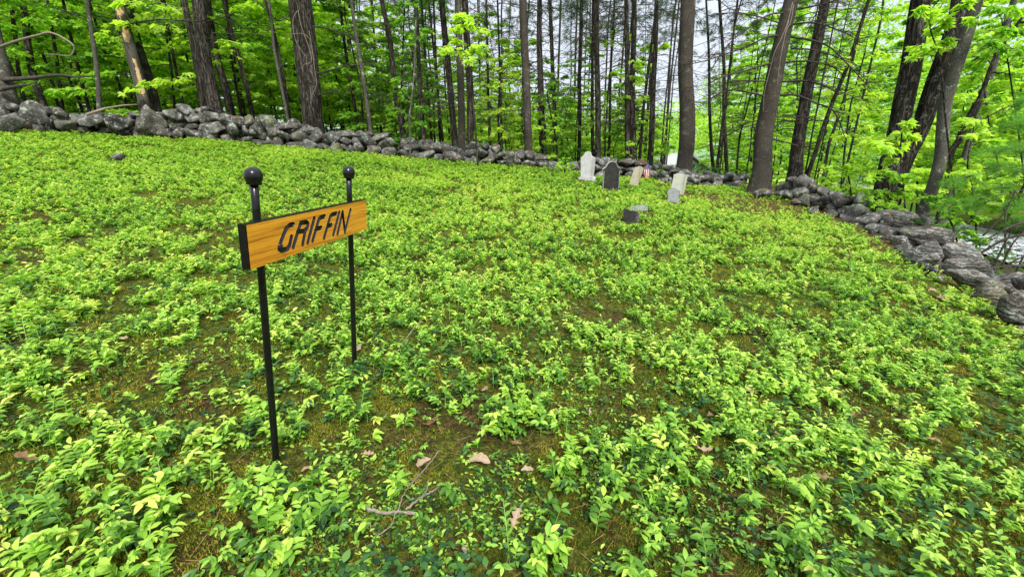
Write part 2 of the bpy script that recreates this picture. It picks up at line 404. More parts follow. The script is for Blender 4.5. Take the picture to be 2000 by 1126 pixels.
for nm, arr in (('wild', wild), ('meadow', mead)):
    a = me.attributes.new(nm, 'FLOAT', 'POINT'); a.data.foreach_set('value', arr.ravel().astype(np.float32))
tag(link('ground', me), kind='structure')

# gravel road below the right wall
g = Geo()
path = [P(2500, 640, 7.0), P(2150, 545, 8.5), P(1985, 490, 10.5), P(1900, 440, 13.5), P(1800, 392, 19), P(1700, 358, 30), P(1560, 345, 42)]
path = np.array(path)[:, :2]
tt = np.linspace(0, len(path)-1, 90); cx_ = np.interp(tt, range(len(path)), path[:, 0]); cy_ = np.interp(tt, range(len(path)), path[:, 1])
d = nrm(np.gradient(np.stack([cx_, cy_], -1), axis=0)); nrm2 = np.stack([-d[:, 1], d[:, 0]], -1)
W = 5
off = np.linspace(-1.9, 1.9, W)
vx = cx_[:, None]+nrm2[:, :1]*off; vy = cy_[:, None]+nrm2[:, 1:]*off
vz = H(vx, vy)+.05
i = (np.arange(89)[:, None]*W+np.arange(W-1)[None]).ravel()
g.add(np.stack([vx, vy, vz], -1).reshape(-1, 3), np.stack([i, i+1, i+W+1, i+W], -1))
tag(link('road', g.mesh('road', [M['gravel']])), kind='structure')

# wooded hill on the horizon
g = Geo(); az = np.radians(np.linspace(-75, 75, 160)); rr_ = np.linspace(170, 400, 8)
A, RR = np.meshgrid(az, rr_)
hx, hy = np.sin(A)*RR, np.cos(A)*RR
ridge = 10+6*vn(A*6, A*0, 1.0, 5)+5*sst(.35, .8, A)
hz = -4+ridge*np.clip((RR-170)/150, 0, 1)**.8+2.2*(vn(hx, hy, .12, 3)-.5)*sst(170, 220, RR)
i = (np.arange(7)[:, None]*160+np.arange(159)[None]).ravel()
g.add(np.stack([hx, hy, hz], -1).reshape(-1, 3), np.stack([i, i+1, i+161, i+160], -1))
tag(link('hills', g.mesh('hills', [M['hill']])), kind='structure')
# sandy yard by the house
hp = P(1332, 335, 34)
g = Geo(); a = np.linspace(0, 2*PI, 40, endpoint=False); px_ = P(1300, 340, 30)
ringx = px_[0]+5.5*np.cos(a)*(1+.2*vn(a, a*0, 1.3)); ringy = px_[1]+4*np.sin(a)
vs = np.stack([np.append(ringx, px_[0]), np.append(ringy, px_[1])], -1)
g.add(np.stack([vs[:, 0], vs[:, 1], H(vs[:, 0], vs[:, 1])+.06], -1), np.stack([np.arange(40), (np.arange(40)+1) % 40, np.full(40, 40)], -1))
tag(link('yard_path', g.mesh('yard_path', [M['sand']])), kind='structure')

def PY(px, py, y):
    r = ray(px, py); return CAM+r*(y/r[1])
def child(o, parent, Mw):
    o.parent = parent; o.matrix_basis = parent.matrix_basis.inverted() @ Mw
    return o
def axes(o, ax, ay, az_):
    return Matrix(((ax[0], ay[0], az_[0], o[0]), (ax[1], ay[1], az_[1], o[1]), (ax[2], ay[2], az_[2], o[2]), (0, 0, 0, 1)))

# ================================================================== the carved name sign
def build_sign():
    N0, tN = G(540, 905); F0, tF = G(693, 725)
    N1, F1 = PY(495, 343, N0[1]), PY(681, 336, F0[1])
    A = (F0+F1)/2-(N0+N1)/2; A[2] = 0; A = nrm(A)
    U = nrm((N1-N0)+(F1-F0)); U = nrm(U-A*U.dot(A))
    n = np.cross(A, U)
    mid = (N1+F1)/2
    if n.dot(CAM-mid) < 0: n = -n
    r = .0122; th = .029
    def onto(px, py, off):
        o = N1+n*off; d = ray(px, py); return CAM+d*((o-CAM).dot(n)/d.dot(n))
    front = r+th
    q = [onto(*c, front) for c in ((480, 438), (715, 390.5), (717, 450), (489, 524))]   # TL TR BR BL
    ax = A; az = U; O = (q[0]+q[1]+q[2]+q[3])/4
    loc = lambda p: ((p-O).dot(ax), (p-O).dot(az))
    xs0 = (loc(q[0])[0]+loc(q[3])[0])/2; xs1 = (loc(q[1])[0]+loc(q[2])[0])/2
    zs0 = (loc(q[2])[1]+loc(q[3])[1])/2; zs1 = (loc(q[0])[1]+loc(q[1])[1])/2
    print('SIGN board', xs1-xs0, zs1-zs0, 'posts', np.linalg.norm(N1-N0), np.linalg.norm(F1-F0), 'A', A, 'U', U)
    root = empty('name_sign', (N0+F0)/2, 'varnished oak name board with carved black letters, standing on two black posts', 'sign')
    # local frame of the board: x along, y = out of the face, z up
    y_ax = n
    if np.cross(ax, y_ax).dot(az) < 0: sx = -1
    else: sx = 1
    Mw = axes(O, ax, y_ax, az)
    if sx < 0: Mw = axes(O, -ax, y_ax, az)
    fx = lambda x: x*sx
    bm = bmesh.new()
    a, b = sorted((fx(xs0), fx(xs1)))
    vs = [bm.verts.new(v) for v in ((a, 0, zs0), (b, 0, zs0), (b, 0, zs1), (a, 0, zs1), (a, -th, zs0), (b, -th, zs0), (b, -th, zs1), (a, -th, zs1))]
    for f, m in (((0, 1, 2, 3), 0), ((4, 7, 6, 5), 1), ((0, 4, 5, 1), 1), ((3, 2, 6, 7), 1), ((0, 3, 7, 4), 1), ((1, 5, 6, 2), 1)):
        bm.faces.new([vs[i] for i in f]).material_index = m
    bmesh.ops.recalc_face_normals(bm, faces=bm.faces)
    bmesh.ops.bevel(bm, geom=list(bm.edges), offset=.0015, segments=2, affect='EDGES', material=1)
    me = bpy.data.meshes.new('board'); bm.to_mesh(me); bm.free(); me.materials.append(M['oak']); me.materials.append(M['black'])
    board = bpy.data.objects.new('board', me); C.objects.link(board)
    S = [[(622, 601), (592, 606), (556, 640), (520, 730), (498, 795), (494, 822), (515, 838), (568, 825), (588, 795), (606, 714)],
         [(622, 808), (690, 590)], [(690, 588), (742, 578), (758, 596), (750, 634), (722, 660), (662, 668)], [(733, 656), (709, 782)],
         [(755, 768), (815, 545)],
         [(800, 750), (858, 552), (876, 536), (910, 528)], [(838, 641), (878, 630)],
         [(905, 725), (963, 525), (982, 509), (1018, 500)], [(938, 618), (972, 605)],
         [(990, 695), (1044, 492)],
         [(1028, 690), (1075, 487)], [(1075, 487), (1096, 671)], [(1096, 671), (1147, 468)]]
    rad = .0091
    cutters = []
    for st in S:
        pts = []
        for X_, Y_ in st:
            p = onto(440+X_/4.69, 310+Y_/4.69, front); lx, lz = loc(p); pts.append((fx(lx), lz))
        for p, q_ in zip(pts[:-1], pts[1:]):
            b2 = bmesh.new(); K = 14
            d = Vector((q_[0]-p[0], 0, q_[1]-p[1])); L = d.length; d.normalize(); s = Vector((0, 1, 0)).cross(d)
            for c, sg in ((Vector((p[0], .001, p[1])), -1), (Vector((q_[0], .001, q_[1])), 1)):
                for la in range(0, 4):
                    for k in range(K):
                        t = 2*PI*k/K; e = la*PI/2/4
                        b2.verts.new(c+d*(sg*math.sin(e)*rad)+(s*math.cos(t)+Vector((0, 1, 0))*math.sin(t))*(rad*math.cos(e)))
                b2.verts.new(c+d*(sg*rad))
            bmesh.ops.convex_hull(b2, input=b2.verts[:])
            m2 = bpy.data.meshes.new('groove'); b2.to_mesh(m2); b2.free(); m2.materials.append(M['black'])
            o2 = bpy.data.objects.new('groove', m2); C.objects.link(o2); cutters.append(o2)
            md = board.modifiers.new('c', 'BOOLEAN'); md.object = o2; md.operation = 'DIFFERENCE'; md.solver = 'EXACT'; md.material_mode = 'TRANSFER'
    dg = bpy.context.evaluated_depsgraph_get()
    me2 = bpy.data.meshes.new_from_object(board.evaluated_get(dg)); me2.name = 'board'
    board.modifiers.clear(); board.data = me2
    for o2 in cutters: bpy.data.objects.remove(o2)
    cutb = 0
    for p in me2.polygons:
        if me2.materials[p.material_index].name.startswith('gloss') and p.normal.y > .05: p.use_smooth = False
    child(board, root, Mw)
    for B, T in ((N0, N1), (F0, F1)):
        L = np.linalg.norm(T-B); up = nrm(T-B)
        g = Geo(); B2 = B-up*.15
        tube(g, [B2+up*s for s in np.linspace(0, L+.15, 12)], r, 16)
        o = link('post', g.mesh('post', [M['black']])); o.parent = root; o.location = -root.location
        # ball finial with a collar, slightly faceted cast iron
        g = Geo(); prof = [(q*.80, z*.80) for q, z in [(.0001, .034), (.012, .0325), (.022, .026), (.0295, .016), (.033, .004), (.0335, -.006), (.032, -.015), (.029, -.021), (.0285, -.024), (.0285, -.033), (.026, -.034), (.0001, -.034)]]
        ns = 28; th_ = np.arange(ns)*2*PI/ns
        e1 = nrm(np.cross(up, [0, 1, 0.])); e2 = np.cross(up, e1)
        v = np.array([[T+up*z+(e1*math.cos(t)+e2*math.sin(t))*rr for t in th_] for rr, z in prof])
        i = np.arange(len(prof)-1)[:, None]*ns; j = np.arange(ns)[None]; k = (j+1) % ns
        g.add(v.reshape(-1, 3), np.stack([i+j, i+ns+j, i+ns+k, i+k], -1).reshape(-1, 4))
        f = link('finial', g.mesh('finial', [M['black']])); f.parent = o
    return root
build_sign()

# ================================================================== rocks and walls
_b = bmesh.new(); bmesh.ops.create_icosphere(_b, subdivisions=4, radius=1); ICO = np.array([v.co for v in _b.verts]); ICOF = np.array([[v.index for v in f.verts] for f in _b.faces]); _b.free()
_b = bmesh.new(); bmesh.ops.create_icosphere(_b, subdivisions=3, radius=1); ICO3 = np.array([v.co for v in _b.verts]); ICOF3 = np.array([[v.index for v in f.verts] for f in _b.faces]); _b.free()
def rock_verts(w, d, h, rg, nplanes=9, k=13, rough=.06, hi=False):
    p = (ICO if hi else ICO3).copy()
    nn = nrm(rg.normal(size=(nplanes, 3))*np.array([1, 1, 1.1])); dist = rg.uniform(.42, .86, nplanes)
    dots = np.maximum(p@nn.T, 0)/dist
    r = (1+(dots**k).sum(1))**(-1/k)
    o = rg.uniform(0, 50)
    r = r*(1+rough*2*(vn(p[:, 0]*2-p[:, 1], p[:, 2]*2+o, 2.2, 3)-.5)*.8+rough*2*(vn(p[:, 0]*1.5+p[:, 2], p[:, 1]*1.5+o, 1.3)-.5)+rough*1.2*(vn(p[:, 0]+p[:, 1]*.7, p[:, 2]+o, 4)-.5)+rough*.6*(vn(p[:, 0]-p[:, 2], p[:, 1]+o, 9)-.5))
    v = p*r[:, None]
    lo, hi_ = v.min(0), v.max(0); v = (v-(lo+hi_)/2)/(hi_-lo)
    return v*np.array([w, d, h])
def rock_obj(name, w, d, h, rg, mat, parent, Mw, **kw):
    g = Geo(); hi = kw.get('hi', False); g.add(rock_verts(w, d, h, rg, **kw), ICOF if hi else ICOF3)
    o = link(name, g.mesh(name, [mat]))
    if parent is not None: child(o, parent, Mw)
    else: o.matrix_basis = Mw
    return o
def rotm(rz, rx=0, ry=0): return Matrix.Rotation(rz, 4, 'Z') @ Matrix.Rotation(rx, 4, 'X') @ Matrix.Rotation(ry, 4, 'Y')

def wall(ctrl, label, seed, course=.205, wr=(.17, .52), mats=('rock', 'rock', 'rock_dark'), back=True, maxparts=85, kname='stone_wall'):
    rg = np.random.default_rng(seed)
    pts, hs = [], []
    for px, pt, pb in ctrl:
        p, t = G(px, pb); pts.append(p); hs.append((pb-pt)*t/F)
    pts, hs = np.array(pts), np.array(hs)
    s = np.concatenate([[0], np.cumsum(np.linalg.norm(np.diff(pts[:, :2], axis=0), axis=1))])
    at = lambda q: np.array([np.interp(q, s, pts[:, i]) for i in range(2)])
    root = empty(kname, pts[len(pts)//2], label, 'stone wall', kind='thing')
    core = Geo(); cnt = 0; made = []
    hmax = hs.max(); nc = int(math.ceil(hmax/course))
    for c in range(nc):
        q = -rg.uniform(0, .3)
        while q < s[-1]:
            w = wr[0]+(wr[1]-wr[0])*rg.random()**1.6; w *= 1.08 if c == 0 else .95; m = q+w/2
            hl = np.interp(m, s, hs)
            q += w*rg.uniform(.84, .96)
            if c > 0 and (c+.45)*course > hl: continue
            h = course*rg.uniform(.9, 1.6); dep = rg.uniform(.30, .5)
            if c == int(hl/course): h = min(h, max(.12, hl-c*course+.06))
            p = at(m); dd = nrm(at(min(m+.1, s[-1]))-at(max(m-.1, 0))); back_n = np.array([-dd[1], dd[0]])
            pos = p+back_n*(dep/2+.05*c+rg.uniform(-.07, .08))
            z = H(*pos)+c*course*.95+h/2-.05
            Mw = Matrix.Translation((*pos, z)) @ rotm(math.atan2(dd[1], dd[0])+rg.normal()*.3, rg.normal()*.2, rg.normal()*.28)
            made.append((w*h, rock_verts(w*1.08, dep, h, rg, nplanes=rg.integers(10, 17), k=rg.uniform(30, 90)), Mw, M[mats[rg.integers(len(mats))]])); cnt += 1
    made.sort(key=lambda q: -q[0])
    small = Geo()
    for k, (_, v, Mw, mt) in enumerate(made):
        if k < maxparts:
            g = Geo(); g.add(v, ICOF3); child(link('stone', g.mesh('stone', [mt])), root, Mw)
        else:
            A_ = np.array(root.matrix_basis.inverted() @ Mw); small.add(v@A_[:3, :3].T+A_[:3, 3], ICOF3)
    if small.n: o = link('small_stones', small.mesh('small_stones', [M['rock']]), root); o['kind'] = 'stuff'
    if back:
        q = 0
        while q < s[-1]:
            w = rg.uniform(.35, .6); p = at(q); dd = nrm(at(min(q+.1, s[-1]))-at(max(q-.1, 0))); bn = np.array([-dd[1], dd[0]])
            hl = np.interp(q, s, hs)*.92
            pos = p+bn*(.62+rg.uniform(-.05, .1)); v = rock_verts(w*1.1, .6, hl+.1, rg)
            a = math.atan2(dd[1], dd[0]); ca, sa = math.cos(a), math.sin(a)
            v = np.stack([v[:, 0]*ca-v[:, 1]*sa+pos[0], v[:, 0]*sa+v[:, 1]*ca+pos[1], v[:, 2]+H(*pos)+hl/2-.05], -1)-np.array(root.location)
            core.add(v, ICOF3); q += w*.9
        o = link('rubble_core', core.mesh('rubble_core', [M['rock_dark']]), root); o['kind'] = 'stuff'
    print('WALL', label[:30], cnt)
    return root

# x, y of the wall top and y of its foot as seen along the wall
wl = wall([(-150, 190, 250), (-60, 203, 252), (20, 208, 256), (70, 205, 258), (130, 216, 260), (200, 226, 263), (290, 218, 268), (370, 209, 273), (430, 225, 277), (500, 227, 284),
           (540, 230, 288), (600, 252, 293), (650, 257, 299), (720, 260, 304), (770, 266, 307), (820, 275, 313), (865, 283, 318), (885, 295, 320)],
          'long dry wall of piled grey lichened fieldstones along the uphill edge of the cemetery', 21)
wm = wall([(914, 286, 320), (940, 281, 321), (965, 286, 323), (985, 298, 325), (1020, 296, 327), (1045, 298, 329), (1066, 304, 330)],
          'short length of mossy stone wall between two pine trunks behind the field', 22, course=.18, wr=(.16, .42), mats=('rock_dark', 'rock'))
wb = wall([(1084, 318, 331), (1122, 318, 334), (1132, 308, 340), (1170, 306, 344), (1215, 308, 347), (1270, 318, 352), (1310, 330, 360), (1350, 341, 366), (1400, 344, 366), (1462, 346, 364)],
          'low tumbled wall of flat brown stones behind the gravestones', 23, course=.14, wr=(.2, .46), mats=('rock_dark', 'rock', 'rock_dark'))

# the right wall: a heap of smaller stones and then big banded boulders, each placed where it lies
wr_root = empty('boulder_wall', G(1700, 460)[0], 'sagging wall of heaped stones and big banded grey boulders along the downhill edge', 'stone wall', kind='thing')
rg = np.random.default_rng(31)
def boulder(x0, y0, x1, y1, yg=None, mat='rock_band', depth=.8, parent=wr_root, name='stone', tilt=0., hi=True, label=None, nplanes=9, k=14, grow=1.06):
    yg = yg or y1
    p, t = G((x0+x1)/2, yg); w = (x1-x0)*t/F*grow/math.sqrt(1+(((x0+x1)/2-1000)/F)**2)*1.04; h = (y1-y0)*t/F*grow; d = max(w*depth, .22)
    r = ray((x0+x1)/2, (y0+y1)/2)
    f2 = nrm(p[:2]); c0 = p[:2]+f2*d*.42
    # centre on the pixel ray at that horizontal distance
    tt_ = np.linalg.norm(c0)/np.linalg.norm(r[:2]); c = CAM+r*tt_; sc_ = tt_/t
    yaw = math.atan2(-f2[0], f2[1])
    Mw = Matrix.Translation(c) @ rotm(yaw, rg.normal()*.05, tilt)
    o = rock_obj(name, w*sc_, d, h*sc_*.98, rg, M[mat], parent, Mw, nplanes=nplanes, k=k, rough=.06, hi=hi)
    return o
for q in [(1649, 399, 1702, 433, 437, 'rock_dark', .8, .1), (1683, 415, 1724, 443, 447, 'rock_band', .8, 0), (1727, 416, 1784, 457, 459, 'rock_band', .8, .1),
          (1708, 411, 1792, 430, 457, 'rock', .8, .05), (1690, 436, 1722, 459, 460, 'rock', .8, -.3), (1752, 440, 1862, 480, 480, 'rock_band', .6, .18),
          (1768, 467, 1842, 521, 521, 'rock_band', .8, .2), (1830, 475, 1930, 515, 530, 'rock_band', .6, .18), (1823, 503, 1928, 543, 545, 'rock_band', .6, -.12),
          (1790, 495, 1836, 526, 528, 'rock_band', .8, -.3), (1840, 530, 1968, 576, 576, 'rock_band', .55, .12), (1889, 547, 1966, 602, 604, 'rock_band', .8, -.2),
          (1946, 566, 2040, 642, 644, 'rock_band', .8, .15), (1972, 535, 2040, 570, 600, 'rock_dark', .8, 0), (1978, 637, 2030, 660, 662, 'rock', .8, 0),
          (2030, 590, 2130, 660, 664, 'rock_band', .8, .1), (2100, 640, 2220, 720, 725, 'rock_band', .8, .1), (2200, 680, 2360, 800, 810, 'rock_band', .8, .1),
          (1718, 425, 1745, 452, 455, 'rock_dark', .8, 0), (1790, 424, 1822, 446, 452, 'rock', .8, .2), (1660, 425, 1690, 442, 444, 'rock_dark', .8, .2), (1824, 536, 1846, 548, 549, 'rock_dark', .8, 0)]:
    boulder(*q[:4], yg=q[4], mat=q[5], depth=q[6], tilt=q[7])
for q in [(1552, 343, 1580, 371, 398), (1533, 350, 1556, 372, 392), (1515, 358, 1538, 378, 388), (1522, 372, 1545, 392, 394), (1541, 366, 1564, 388, 396), (1558, 366, 1584, 384, 399),
          (1576, 358, 1600, 378, 402), (1556, 380, 1582, 402, 404), (1575, 380, 1600, 398, 406), (1596, 366, 1622, 384, 408), (1588, 392, 1612, 408, 411), (1600, 382, 1628, 400, 414),
          (1618, 374, 1650, 392, 420), (1616, 397, 1642, 416, 419), (1640, 384, 1672, 400, 425), (1636, 404, 1662, 424, 427), (1612, 411, 1634, 424, 424), (1668, 382, 1700, 402, 432),
          (1546, 388, 1566, 401, 402), (1508, 372, 1526, 386, 388), (1566, 350, 1588, 366, 398), (1640, 420, 1664, 438, 438), (1630, 386, 1652, 404, 424), (1536, 344, 1556, 356, 394)]:
    boulder(*q[:4], yg=q[4], mat=('rock', 'rock_dark', 'rock')[rg.integers(3)], depth=rg.uniform(.7, 1.1), tilt=rg.normal()*.25, nplanes=13, k=60, hi=False, grow=1.22)
for q in [(1712, 450, 1744, 470, 470), (1738, 458, 1772, 482, 483), (1748, 474, 1782, 500, 500), (1764, 492, 1794, 514, 514), (1800, 518, 1832, 540, 541)]:
    boulder(*q[:4], yg=q[4], mat=('rock', 'rock_dark', 'rock_band')[rg.integers(3)], depth=.9, tilt=rg.normal()*.2, nplanes=12, k=40, hi=False, grow=1.15)
for k in range(20):      # the far side of the wall
    y_ = 2.2+k*.36+rg.uniform(-.1, .1); x_ = float(xr(y_))+rg.uniform(.30, .75); w_ = rg.uniform(.28, .55); h_ = rg.uniform(.16, .27)
    rock_obj('stone', w_, w_*.8, h_, rg, M[('rock', 'rock_dark', 'rock_band')[rg.integers(3)]], wr_root, Matrix.Translation((x_, y_, float(H(x_, y_))+h_*.3)) @ rotm(rg.uniform(0, 6), rg.normal()*.15, rg.normal()*.2), nplanes=12, k=40)
# loose stones
for q, nm, lb in [((1470, 369, 1510, 390, 390, 'rock', .8, -.25), 'flat_rock', 'flat pointed grey rock lying on needles at the foot of the leaning spruce'),
                  ((1576, 403, 1601, 419, 419, 'rock', .6, -.5), 'flat_rock', 'small thin slab of grey rock tipped against the heaped wall stones'),
                  ((216, 299, 246, 313, 313, 'rock', .9, 0), 'field_rock', 'pale rounded rock just showing above the plants below the uphill wall')]:
    o = boulder(*q[:4], yg=q[4], mat=q[5], depth=q[6], tilt=q[7], parent=None, name=nm, nplanes=10, k=14); tag(o, lb, 'rock')
# the big leaning slab and other distinct stones set into the uphill wall
for q in [(270, 214, 324, 268, 270, 'rock', .5, .55), (40, 200, 98, 242, 262, 'rock', .6, .35), (-20, 222, 50, 258, 262, 'rock', .6, .15), (104, 210, 134, 234, 262, 'rock', .8, .1),
          (108, 226, 158, 256, 262, 'rock', .7, .1), (152, 222, 204, 248, 264, 'rock_dark', .7, .08), (206, 222, 250, 258, 266, 'rock_dark', .8, -.1), (392, 236, 428, 272, 275, 'rock', .7, .5),
          (428, 224, 470, 247, 278, 'rock', .8, .05), (492, 240, 530, 272, 284, 'rock', .8, .5), (505, 226, 545, 262, 286, 'rock_dark', .8, .2)]:
    boulder(*q[:4], yg=q[4], mat=q[5], depth=q[6], tilt=q[7], parent=wl, nplanes=13, k=45)

# ================================================================== gravestones
def stone_slab(name, outline, base, thick, mat, parent=None, rim=None, crop=(1110, 280, 6.62), bevel=.006, yaw=0., tilt=0., sink=.08, fix=None):
    """outline: the front face's points as (x, y) in a 6.62x enlargement; base = (x, y) of the foot."""
    bx, by = crop[0]+base[0]/crop[2], crop[1]+base[1]/crop[2]
    p, t = G(bx, by)
    if fix is not None: p, t = fix
    s = t/F/crop[2]
    bm = bmesh.new()
    vs = [bm.verts.new(((x-base[0])*s, 0, (base[1]-y)*s*1.03-(sink if y >= base[1]-2 else 0))) for x, y in outline]
    f = bm.faces.new(vs); bm.normal_update()
    if f.normal.y > 0: f.normal_flip()
    r = bmesh.ops.extrude_face_region(bm, geom=[f]); nv = [e for e in r['geom'] if isinstance(e, bmesh.types.BMVert)]
    bmesh.ops.translate(bm, verts=nv, vec=(0, thick, 0))
    bmesh.ops.recalc_face_normals(bm, faces=bm.faces)
    for fc in bm.faces:
        if rim and abs(fc.normal.y) < .5: fc.material_index = 1
    ed = [e for e in bm.edges if len(e.link_faces) == 2 and (abs(e.link_faces[0].normal.y) > .9) != (abs(e.link_faces[1].normal.y) > .9)]
    bmesh.ops.bevel(bm, geom=ed, offset=bevel, segments=2, affect='EDGES', material=1 if rim else 0)
    me = bpy.data.meshes.new(name); bm.to_mesh(me); bm.free(); me.materials.append(mat)
    if rim: me.materials.append(rim)
    o = bpy.data.objects.new(name, me); C.objects.link(o)
    f2 = nrm(p[:2]); base_yaw = math.atan2(-f2[0], f2[1])
    Mw = Matrix.Translation(p) @ rotm(base_yaw+yaw, tilt)
    if parent is not None: child(o, parent, Mw)
    else: o.matrix_basis = Mw
    return o, p, t
def arc(cx, cy, rx, ry, a0, a1, n): return [(cx+rx*math.cos(math.radians(a0+(a1-a0)*i/n)), cy-ry*math.sin(math.radians(a0+(a1-a0)*i/n))) for i in range(n+1)]
# tall white marble stone
p, t = G(1110+228/6.62, 280+470/6.62)
root = empty('gravestone', p, 'tall white marble gravestone with a shouldered rounded top and flared foot', 'gravestone')
stone_slab('plinth', [(118, 474), (118, 452), (124, 436), (140, 426), (318, 426), (332, 440), (340, 456), (340, 474)], (228, 470), .17, M['marble'], root, bevel=.012, yaw=-.25)
o, _, _ = stone_slab('slab', [(148, 432), (146, 390), (138, 215), (136, 203), (150, 196), (172, 184), (184, 160)]+arc(226, 158, 40, 30, 170, 10, 10)+[(270, 172), (284, 188), (306, 198), (322, 205), (323, 222), (314, 390), (312, 432)], (228, 470), .10, M['marble'], root, bevel=.01, yaw=-.25, sink=0)
o.matrix_basis = o.matrix_basis @ Matrix.Translation((0, .03, 0))
# dark slate with pale lichen along its edge
o, _, _ = stone_slab('gravestone', [(446, 605), (450, 372), (432, 366), (432, 346), (452, 338), (472, 325), (482, 302)]+arc(550, 318, 68, 58, 165, 15, 14)+[(624, 322), (640, 334), (668, 344), (670, 362), (652, 370), (656, 605)], (550, 600), .075, M['slate'], None, M['lichen'], yaw=.30, tilt=-.03)
tag(o, 'dark slate gravestone with a rounded shouldered top edged in pale lichen', 'gravestone')
# thin tan tablet leaning right
o, _, _ = stone_slab('gravestone', [(783, 535), (832, 332), (845, 322), (868, 322), (878, 312), (908, 312), (946, 332), (884, 548)], (835, 540), .06, M['tan'], yaw=-.2, tilt=-.1)
tag(o, 'narrow tan gravestone leaning sideways beside the small flag', 'gravestone')
# pale gabled tablet
o, _, _ = stone_slab('gravestone', [(1312, 660), (1336, 418), (1352, 422), (1360, 411), (1415, 406), (1440, 412), (1505, 430), (1478, 660)], (1395, 655), .06, M['pale'], yaw=-.15, tilt=-.12)
tag(o, 'pale yellowish gravestone with a low pointed top, leaning behind a smaller grey one', 'gravestone')
# small grey stone on its base
p, t = G(1110+1346/6.62, 280+755/6.62)
root = empty('gravestone', p, 'smallest grey gravestone on a thin base, in front of the pale leaning one', 'gravestone')
stone_slab('plinth', [(1272, 760), (1274, 728), (1425, 728), (1426, 760)], (1346, 755), .15, M['greystone'], root, bevel=.008, yaw=-.1)
o, _, _ = stone_slab('slab', [(1282, 732), (1274, 640), (1272, 615), (1290, 608), (1305, 592)]+arc(1345, 594, 36, 14, 160, 20, 6)+[(1390, 602), (1412, 612), (1420, 625), (1412, 732)], (1346, 755), .07, M['greystone'], root, yaw=-.1, sink=0)
o.matrix_basis = o.matrix_basis @ Matrix.Translation((0, .035, 0))
# broken dark stump
o, _, _ = stone_slab('broken_gravestone', [(700, 1050), (672, 930), (668, 862), (690, 850), (720, 866), (755, 880), (800, 876), (862, 888), (858, 985), (835, 1050)], (770, 1040), .12, M['slate'], None, M['rock_dark'], yaw=-.45, tilt=-.3, sink=.03)
tag(o, 'broken stump of a dark gravestone with a jagged top, sunk in the plants', 'gravestone')
# fallen slab lying flat
o, p, t = stone_slab('fallen_gravestone', [(812, 880), (806, 806), (840, 796), (1020, 782), (1040, 822), (1036, 880)], (925, 872), .17, M['slabstone'], None, None, yaw=.35, tilt=-.35, sink=.0, bevel=.02)
tag(o, 'thick lichened slab lying fallen beside the broken dark stump', 'gravestone')

# ------------------------------------------------------------------ small flag on a stick
def build_flag():
    bp, t = G(1255.5, 352.5); t -= .1
    fp = lambda X_, Y_, dt=0.: P(1110+X_/6.62, 280+Y_/6.62, t+dt)
    root = empty('stick_flag', bp, 'small American flag drooping from a thin stick among the gravestones', 'flag')
    g = Geo(); tube(g, [bp-np.array([0, 0, .05]), bp, fp(1000, 380), fp(1022, 280), fp(1034, 215)], [.006, .006, .006, .005, .004], 6)
    o = link('staff', g.mesh('staff', [M['stick']]), root); o.location = -root.location
    nu, nv = 26, 18; U_, V_ = np.meshgrid(np.linspace(0, 1, nu), np.linspace(0, 1, nv), indexing='ij')
    top = np.array([1030, 236.]); left = np.array([[1028, 240], [998, 300], [972, 335], [968, 372], [980, 420], [990, 452.]]); right = np.array([[1033, 236], [1048, 285], [1056, 330], [1060, 372], [1054, 415], [1026, 440.]])
    k = np.linspace(0, 1, 6)
    L_ = np.stack([np.interp(U_, k, left[:, i]) for i in range(2)], -1); R_ = np.stack([np.interp(U_, k, right[:, i]) for i in range(2)], -1)
    px_ = L_*(1-V_[..., None])+R_*V_[..., None]
    dep = .022*np.sin(V_*PI*3.2+U_*1.2)*(.3+U_)
    v = np.array([[fp(px_[i, j, 0], px_[i, j, 1], dep[i, j]-.02) for j in range(nv)] for i in range(nu)])
    i = (np.arange(nu-1)[:, None]*nv+np.arange(nv-1)[None]).ravel()
    g = Geo(); g.add(v.reshape(-1, 3), np.stack([i, i+1, i+nv+1, i+nv], -1))
    me = g.mesh('cloth', [M['flag']])
    for nm, a_ in (('fly', U_), ('hoist', V_)):
        a = me.attributes.new(nm, 'FLOAT', 'POINT'); a.data.foreach_set('value', a_.ravel().astype(np.float32))
    o = link('cloth', me, root); o.location = -root.location
build_flag()

